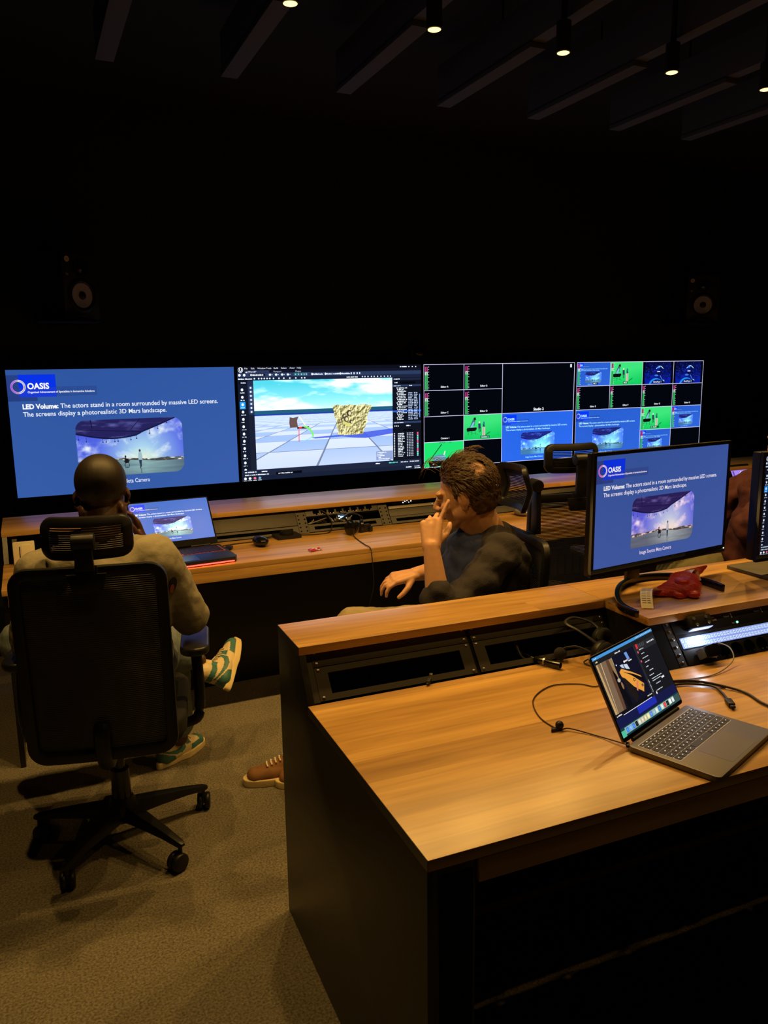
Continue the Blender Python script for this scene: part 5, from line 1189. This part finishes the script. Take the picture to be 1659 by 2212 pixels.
# right bay: interface unit, lit label strip, clip-on light, plug
t = thing('interface_unit', 'black rack unit with grey lettering and a green light', 'rack unit', (0, 0, 0), PHI)
build('front_plate', MB().box(1.0372, .090, -.02, 1.52, .1345, .004, M=M2), BLACK, t, bevel=.001)
def letters(s, M, x, y, size, m, parent, name='lettering', bold=.02):
    T = text_tris(s, bold)*size; mb = MB()
    for tr in T: b = len(mb.v); mb.v += [tuple(M @ V((x+p[0], y+p[1], .0))) for p in tr]; mb.f.append((b, b+1, b+2)); mb.mi.append(0)
    o = build(name, mb, m, parent); return o
TXT = mat('pale_print', (.55, .50, .38), .6)
MT = M2 @ Matrix.Translation((0, 0, .0043))
letters('HDMI', MT, 1.181, .112, .009, TXT, t); letters('Display', MT, 1.181, .1215, .0055, TXT, t); letters('Playback', MT, 1.232, .1165, .0065, TXT, t); letters('Playback', MT, 1.352, .1165, .0065, TXT, t); letters('On', MT, 1.253, .0945, .006, TXT, t)
build('tick_mark', MB().box(1.2605, .112, 0, 1.2625, .126, .0005, M=MT).box(1.3805, .112, 0, 1.3825, .126, .0005, M=MT), TXT, t)
build('green_light', MB().ball(MT @ V((1.272, .0965, .001)), (.0033, .0033, .0033), 10, 8), glow('green_led', (.25, 1, .62), 2.2), t, smooth=True)
t = thing('label_panel', 'rack panel with two rows of small white labels, lamplight painted on as glow', 'rack unit', (0, 0, 0), PHI)
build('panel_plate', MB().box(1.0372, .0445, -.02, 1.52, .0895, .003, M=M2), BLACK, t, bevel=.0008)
build('painted_glow_strip', MB().box(1.046, .0485, .0031, 1.51, .0795, .0042, M=M2), glow('painted_strip_glow', (.30, .42, .95), .75), t)  # emission stands in for the clip light falling on the label strip
LBL = glow('painted_lit_label', (.55, .70, 1.0), .95)  # white paper labels; the lamplight on them is painted as glow
lbm = None
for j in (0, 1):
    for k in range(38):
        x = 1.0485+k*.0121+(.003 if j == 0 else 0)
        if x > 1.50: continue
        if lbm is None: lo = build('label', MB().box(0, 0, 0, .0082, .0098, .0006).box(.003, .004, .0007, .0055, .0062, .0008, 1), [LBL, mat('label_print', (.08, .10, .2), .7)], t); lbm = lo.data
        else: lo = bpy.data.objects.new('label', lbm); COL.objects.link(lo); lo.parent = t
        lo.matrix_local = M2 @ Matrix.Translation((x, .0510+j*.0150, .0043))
t = thing('clip_light', 'small black box with four buttons, its white light shining on the labels', 'lamp', (0, 0, 0), PHI)
Mc = M2 @ Matrix.Translation((1.078, .094, .006))
build('light_body', MB().prism([(x+.042, y+.018) for x, y in rrect(.084, .036, .006, 4)], 0, .026, M=Mc), BLACK, t, bevel=.002)
for (x, y) in ((.020, .027), (.024, .009), (.064, .027), (.068, .010)): build('button', MB().lathe([(.0045, .0262), (.0045, .029), (0, .0292)], 12, M=Mc @ Matrix.Translation((x, y, 0))), mat('grey_button', (.10, .10, .08), .5), t)
build('light_edge', MB().box(.004, -.0022, .004, .078, -.0003, .024, M=Mc), glow('blue_white_edge', (.5, .6, 1), 1.0), t)
build('led', MB().ball(Mc @ V((.026, -.024, .006)), (.0075, .006, .0075), 12, 8), glow('white_led_bright', (1, 1, .97), 9), t, smooth=True)
ld = bpy.data.lights.new('clip_light_beam', 'POINT'); ld.energy = .22; ld.color = (.75, .85, 1); ld.shadow_soft_size = .006
lo = bpy.data.objects.new('clip_light_beam', ld); COL.objects.link(lo); lo.parent = t; lo.location = Mc @ V((.026, -.024, .022))
t = thing('power_plug', 'black angled mains plug in the socket strip behind the laptop', 'plug', (0, 0, 0), PHI)
Mp = M2 @ Matrix.Translation((1.118, .0225, .0085))
build('plug_body', MB().prism([(-.030, -.016), (.002, -.018), (.022, -.008), (.024, .008), (.006, .020), (-.028, .016)], 0, .030, M=Mp), GLOSSB, t, bevel=.003)
build('transformer', MB().box(-.040, -.014, .0, -.0305, .014, .024, M=Mp), mat('bluish_plastic', (.10, .12, .2), .35), t, bevel=.002)
t = nthing('power_adaptor', 'black cylinder-like adaptor standing at the right picture edge', 'adaptor', 1.362, .455, .7506)
build('adaptor_body', MB().prism(rrect(.040, .036, .010, 4), 0, .052), BLACK, t, bevel=.004); build('adaptor_cap', MB().lathe([(.017, .0525), (.017, .058), (.010, .064), (0, .064)], 18), GLOSSB, t, smooth=True)

# ------------------------------------------------------------------ things on the far desk
KEYR = mat('red_lit_keys', (.012, .010, .010), .5)
t = thing('laptop', 'open black laptop with a red light bar and the blue slide, on the far desk', 'laptop', (.022, 2.495, .7505), .075)
W2 = .385
build('base', MB().prism([(-W2/2, 0), (W2/2, 0), (W2/2, -.258), (W2/2-.014, -.285), (-W2/2+.014, -.285), (-W2/2, -.258)], .002, .024), mat('black_laptop_shell', (.016, .017, .022), .36), t, bevel=.002)
build('foot', MB().box(-.17, -.27, 0, .17, -.26, .0018).box(-.17, -.02, 0, .17, -.01, .0018), BLACK, t)
build('light_bar', MB().box(-.172, -.2885, .0045, .172, -.2853, .0095), glow('red_light_bar', (1, .045, .03), 5.5), t)
kk = MB(); 
for i in range(6):
    for j in range(19):
        if i == 5 and 4 <= j <= 8: continue
        kk.box(-.172+j*.0182, -.048-i*.0185, .0243, -.172+j*.0182+.0155, -.048-i*.0185+.0155, .0262)
build('key_glow', MB().box(-.176, -.146, .02405, .178, -.030, .0242), glow('dull_red_backlight', (.75, .10, .06), .10), t)
tag(build('keys', kk, KEYR, t), kind='stuff')
build('trackpad', MB().box(-.09, -.262, .02405, .03, -.165, .0245), mat('dark_trackpad', (.03, .032, .04), .25), t)
build('hinge', MB().tube([(-.15, .002, .026), (-.06, .002, .026)], .006, 10), BLACK, t, smooth=True); build('hinge', MB().tube([(.06, .002, .026), (.15, .002, .026)], .006, 10), BLACK, t, smooth=True)
tilted_lid(t, .378, .244, 0, .594, (0, .004, .029), .0075, .032, screen_mat('laptop_slide', np.clip(SLIDE*np.array([1.25, 1.25, 1.22]), 0, 1), 1.1), BLACK, BLACK2, .008)
t = thing('computer_mouse', 'black upright computer mouse beside the red lit laptop', 'mouse', (.402, 2.475, .7505), .2)
build('mouse_body', MB().ball((0, 0, .0245), (.034, .054, .024), 20, 14), GLOSSB, t, smooth=True); build('mouse_ridge', MB().ball((-.008, .008, .030), (.018, .036, .018), 18, 12), BLACK, t, smooth=True)
build('scroll_wheel', MB().tube([(-.003, .036, .034), (.003, .036, .034)], .007, 10), BLACK2, t)
t = thing('control_dial', 'black square control box with a round dial', 'controller', (.570, 2.600, .7505), .05)
build('dial_box', MB().prism(rrect(.125, .10, .008, 3), 0, .016), BLACK, t, bevel=.003); build('dial', MB().lathe([(.034, .0162), (.034, .030), (.030, .034), (0, .034)], 28), BLACK2, t, smooth=True)
t = thing('headset', 'black headset heap with a hanging cord on the far desk', 'headset', (.895, 2.525, .7505), .2)
for (x, y, z, a) in ((-.035, -.02, .034, .2), (-.010, -.012, .036, .5), (.055, .01, .030, -.4)):
    M = Matrix.Translation((x, y, z)) @ Matrix.Rotation(a, 4, 'Z') @ Matrix.Rotation(math.pi/2, 4, 'Y')
    c = build('ear_cup', MB().lathe([(0, -.010), (.024, -.010), (.033, -.004), (.033, .008), (.022, .013), (0, .013)], 22, M=M), GLOSSB, t, smooth=True)
build('headband', MB().tube(smooth_path([(-.035, -.02, .06), (-.03, .03, .085), (.03, .07, .09), (.08, .05, .075), (.06, .01, .055)], 6), .007, 8, flat=.5), GLOSSB, t, smooth=True)
build('arm', MB().box(.035, -.015, .004, .10, .012, .040).box(.085, -.025, .002, .105, .0, .030), BLACK, t, bevel=.005)
c0 = V((.895, 2.525, .7505)); RZ = Matrix.Rotation(-.2, 3, 'Z')
build('cord', MB().tube([RZ @ (V(p)-c0) for p in smooth_path([(.875, 2.49, .76), (.86, 2.40, .7535), (.845, 2.26, .7535), (.842, 2.185, .751), (.845, 2.174, .70), (.85, 2.172, .58), (.835, 2.18, .50), (.82, 2.25, .30)], 6)], .0024, 8), CAB, t, smooth=True)
t = thing('sweet_wrapper', 'small crumpled red and white wrapper at the front of the far desk', 'litter', (.600, 2.262, .7505), .3)
wm = MB(); rnd = random.Random(4); N = 7; vs = [((i/(N-1)-.5)*.066, (j/3-.5)*.030, .001+rnd.uniform(0, .010)) for j in range(4) for i in range(N)]; vs += [(x, y, z+.0006) for x, y, z in vs]; nn = 4*N
wm.add(vs, [(j*N+i, j*N+i+1, (j+1)*N+i+1, (j+1)*N+i) for j in range(3) for i in range(N-1)]+[(nn+j*N+i, nn+(j+1)*N+i, nn+(j+1)*N+i+1, nn+j*N+i+1) for j in range(3) for i in range(N-1)])
wm.mi = [1 if k % 5 == 2 else 0 for k in range(len(wm.mi))]
build('foil', wm, [mat('red_foil', (.55, .03, .03), .25, .3), mat('white_foil', (.7, .6, .6), .3)], t)
t = thing('computer_mouse', 'silvery computer mouse behind the man in navy', 'mouse', (1.905, 2.53, .7505), .1)
build('mouse_body', MB().ball((0, 0, .0205), (.032, .055, .020), 20, 14), mat('silver_plastic', (.30, .28, .22), .3, .4), t, smooth=True); build('mouse_button', MB().ball((0, .02, .022), (.020, .026, .0135), 14, 10), BLACK, t, smooth=True)
t = thing('switch_plate', 'cream rectangular switch plate with a dark slit standing on the far desk', 'switch', (-.613, 2.600, .7505), .03)
CRM = mat('cream_plastic', (.86, .80, .62), .5)
build('plate', MB().prism([(x, z+.051) for x, z in rrect(.086, .102, .004, 3)], 0, .012, 'y'), CRM, t, bevel=.0015); build('slit', MB().box(-.019, -.0012, .010, -.0155, -.0002, .082), BLACK2, t); build('rocker', MB().prism([(x+.008, z+.052) for x, z in rrect(.040, .074, .008, 4)], -.003, -.0002, 'y'), CRM, t, bevel=.001)
t = thing('desk_device', 'little grey device with white blue lights leaning in the far rack', 'device', (.915, 2.722, .800), 0)
Md = Matrix.Rotation(-.5, 4, 'X')
build('device_case', MB().prism(rrect(.094, .042, .008, 4), 0, .022, 'y', M=Md), mat('dark_grey_plastic', (.05, .05, .06), .4), t, bevel=.003)
WB = glow('white_blue_led', (.75, .88, 1), 7)
build('display', MB().box(-.012, -.0012, -.006, .012, -.0004, .006, M=Md), glow('blue_display', (.35, .6, 1), 2), t)
for sx in (-.018, .018):
    for sz in (-.008, .008): build('led', MB().ball(Md @ V((sx, -.001, sz)), .0034, 8, 6), WB, t)
build('support', MB().box(-.010, .006, -.0495, .010, .016, -.018), BLACK, t)
ncable('thin black cable looped below the first socket of the far strip', [(.770, 2.742, .862-.02), (.800, 2.71, .845), (.835, 2.68, .80), (.80, 2.60, .757), (.72, 2.585, .7535), (.655, 2.60, .7545), (.62, 2.60, .757)], .0028, CAB, w=1)
ncable('black cable from the control box to the laptop', [(.515, 2.62, .757), (.46, 2.60, .7545), (.40, 2.57, .7535), (.30, 2.56, .7535), (.235, 2.53, .757)], .0026, CAB, w=1)
ncable('mouse cable behind the upright mouse', [(.41, 2.53, .762), (.45, 2.60, .7535), (.50, 2.63, .7535), (.56, 2.665, .756)], .0022, CAB, w=1)
t = thing('hub_adaptor', 'small dark adaptor lying right of the black laptop', 'adaptor', (.250, 2.475, .7505), -.5)
build('adaptor_body', MB().box(-.016, -.02, 0, .016, .02, .014), BLACK, t, bevel=.003); build('connector', MB().box(-.007, -.034, .003, .007, -.0205, .010), CHROME, t)
# loose cables in the rack openings
rnd = random.Random(9)
t = thing('cable_bundle', 'tangled dark cables hanging in the rack below the sockets', 'cables', (0, 0, 0))
for k in range(7):
    x = .745+k*.026; pts = [(x, 2.745, .822), (x+rnd.uniform(-.03, .05), 2.715+rnd.uniform(-.01, .01), .800), (x+rnd.uniform(-.04, .06), 2.70, .784), (x+rnd.uniform(.0, .09), 2.715, .806)]
    build('cable', MB().tube(smooth_path(pts, 5), .0026, 6), CAB if k % 3 else CABG, t, smooth=True)
t = thing('cable_bundle', 'tangle of black cables with tiny lights in the rack behind the man in navy', 'cables', (0, 0, 0))
for k in range(8):
    x = 1.20+k*.022; pts = [(x, 2.755, .840), (x+rnd.uniform(-.02, .05), 2.735, .862-.012), (x+rnd.uniform(.02, .08), 2.74, .838), (x+rnd.uniform(.03, .10), 2.76, .846)]
    build('cable', MB().tube(smooth_path(pts, 5), .0028, 6), CAB, t, smooth=True)
for k in range(5): build('led', MB().ball((1.275+k*.012, 2.733+.002*(k % 2), .846+.005*(k % 3)), .0026, 8, 6), WB, t)
t = thing('rack_device', 'flat grey rack device with two small lights behind the man in navy', 'rack unit', (0, 0, 0))
build('device_front', MB().box(1.175, .0915, -.03, 1.590, .108, .003, M=M3), mat('grey_device_metal', (.12, .10, .07), .45, .4), t, bevel=.001)
for x in (1.44, 1.47): build('led', MB().ball(M3 @ V((x, .10, .004)), .002, 8, 6), glow('dim_led', (.9, .8, .5), 1.2), t)
t = thing('tablet', 'small bright lavender display in the far rack, beside the maroon sleeve', 'tablet', (3.775, 2.69, .812), 0)
Mt2 = Matrix.Rotation(-.5, 4, 'X')
build('tablet_case', MB().prism([(x, z+.045) for x, z in rrect(.20, .10, .008, 4)], .001, .009, 'y', M=Mt2), BLACK, t, bevel=.001)
cv = Cv(200, 80, (150, 120, 215)); cv.rect(0, 0, 200, 14, (60, 40, 110)); squig(cv, 10, 11, 22, 6); cv.rect(14, 20, 30, 70, (90, 60, 160)); cv.poly([(70, 60), (110, 24), (150, 60)], (210, 190, 245)); cv.rect(40, 62, 180, 72, (190, 170, 240))
screen_face('screen', .16, .060, screen_mat('tablet_screen', cv.a, 1.3), t, Mt2 @ Matrix.Translation((0, 0, .005)), .0008)
build('tablet_stand', MB().box(-.06, .015, -.0605, .06, .045, .0), BLACK, t)
# equipment cabinet under the far desk
t = thing('equipment_cabinet', 'black ventilated equipment cabinet under the far desk, behind the empty chair', 'cabinet', (1.93, 2.45, 0))
build('cabinet_body', MB().box(0, .012, .03, .52, .24, .60), BLACK2, t, bevel=.004)
build('cabinet_base', MB().box(.02, .03, .0, .50, .22, .0298), BLACK2, t)
DK = mat('dark_grey_slat', (.030, .028, .026), .45)
for k in range(9): build('slat', MB().box(.03+k*.052, .004, .40, .066+k*.052, .0115, .54), DK, t, bevel=.001)
build('cabinet_rim', MB().box(0, .0, .560, .52, .0118, .566), DK, t)

# ------------------------------------------------------------------ on the wall
CONE = mat('pale_grey_cone', (.42, .43, .50), .6)
def speaker(label, loc, rz):
    t = thing('loudspeaker', label, 'speaker', loc, rz, 'wall loudspeakers')
    c = build('cabinet', MB().box(-.11, 0, .0, .11, .26, .333), mat('speaker_black', (.012, .012, .013), .55), t, bevel=.008)
    Mf = Matrix.Translation((0, -.0005, .125)) @ Matrix.Rotation(math.pi/2, 4, 'X')
    build('surround', MB().lathe([(.086, .0), (.086, .004), (.080, .006), (.072, .009), (.064, .004), (.063, .0)], 32, M=Mf), BLACK, t, smooth=True)
    build('cone', MB().lathe([(.0625, .0035), (.0240, .0008), (.0235, .0)], 32, M=Mf), CONE, t, smooth=True)
    build('dust_cap', MB().lathe([(.0232, .0005), (.020, .007), (.012, .011), (0, .0125)], 24, M=Mf), BLACK, t, smooth=True)
    Mt = Matrix.Translation((0, -.0005, .262)) @ Matrix.Rotation(math.pi/2, 4, 'X')
    build('tweeter', MB().lathe([(.045, 0), (.045, .003), (.018, .0010), (.013, .006), (0, .010)], 28, M=Mt), GLOSSB, t, smooth=True)
    Mb = Matrix.Translation((-.078, -.0005, .300)) @ Matrix.Rotation(math.pi/2, 4, 'X')
    build('round_badge', MB().lathe([(.0145, 0), (.0145, .0015), (0, .0015)], 20, M=Mb), mat('pale_badge', (.62, .52, .44), .5), t); letters('X', Mb @ Matrix.Translation((0, 0, .0018)), -.005, -.005, .015, INK, t)
    letters('K6', Matrix.Translation((-.090, -.0008, .222)) @ Matrix.Rotation(math.pi/2, 4, 'X'), 0, 0, .014, TXT, t)
    letters('behringer', Matrix.Translation((-.030, -.0008, .018)) @ Matrix.Rotation(math.pi/2, 4, 'X'), 0, 0, .0125, mat('white_print', (.7, .7, .72), .5), t, bold=.04)
    return t
speaker('black wall loudspeaker with a pale cone, above the left big screen', (-.235, 3.40, 1.833), .62)
speaker('black wall loudspeaker with a pale cone, above the right big screen', (4.035, 3.37, 1.860), -.70)
for (x, y, z, rz, lab) in ((-.30, 3.43, 1.832, .3, 'under the left loudspeaker'), (4.08, 3.42, 1.859, -.3, 'under the right loudspeaker')):
    t = thing('speaker_shelf', 'thin black wall shelf ' + lab, 'shelf', (x, 3.659, z), 0)
    build('shelf_board', MB().box(-.16, -.36, -.012, .14 if x < 1 else .12, -.0, -.0005), BLACK2, t, bevel=.002)
t = thing('ceiling_sensor', 'round black wall camera dome above the gap between the middle screens', 'camera', (1.829, 3.64, 1.665))
Mr = Matrix.Rotation(math.pi/2, 4, 'X')
build('mount_ring', MB().lathe([(.060, .0), (.060, .02), (.050, .026), (.044, .024), (.044, .0)], 32, M=Mr), BLACK, t, smooth=True)
build('lens_dome', MB().lathe([(.0435, .020), (.036, .036), (.022, .046), (0, .050)], 28, M=Mr), GLOSSB, t, smooth=True)
build('backplate', MB().lathe([(.064, -.018), (.064, -.0005), (0, -.0005)], 28, M=Mr), BLACK2, t)
build('cord', MB().tube(smooth_path([(.0, -.01, -.062), (.006, -.01, -.075), (.010, -.012, -.085)], 4), .003, 6), CABG, t, smooth=True)
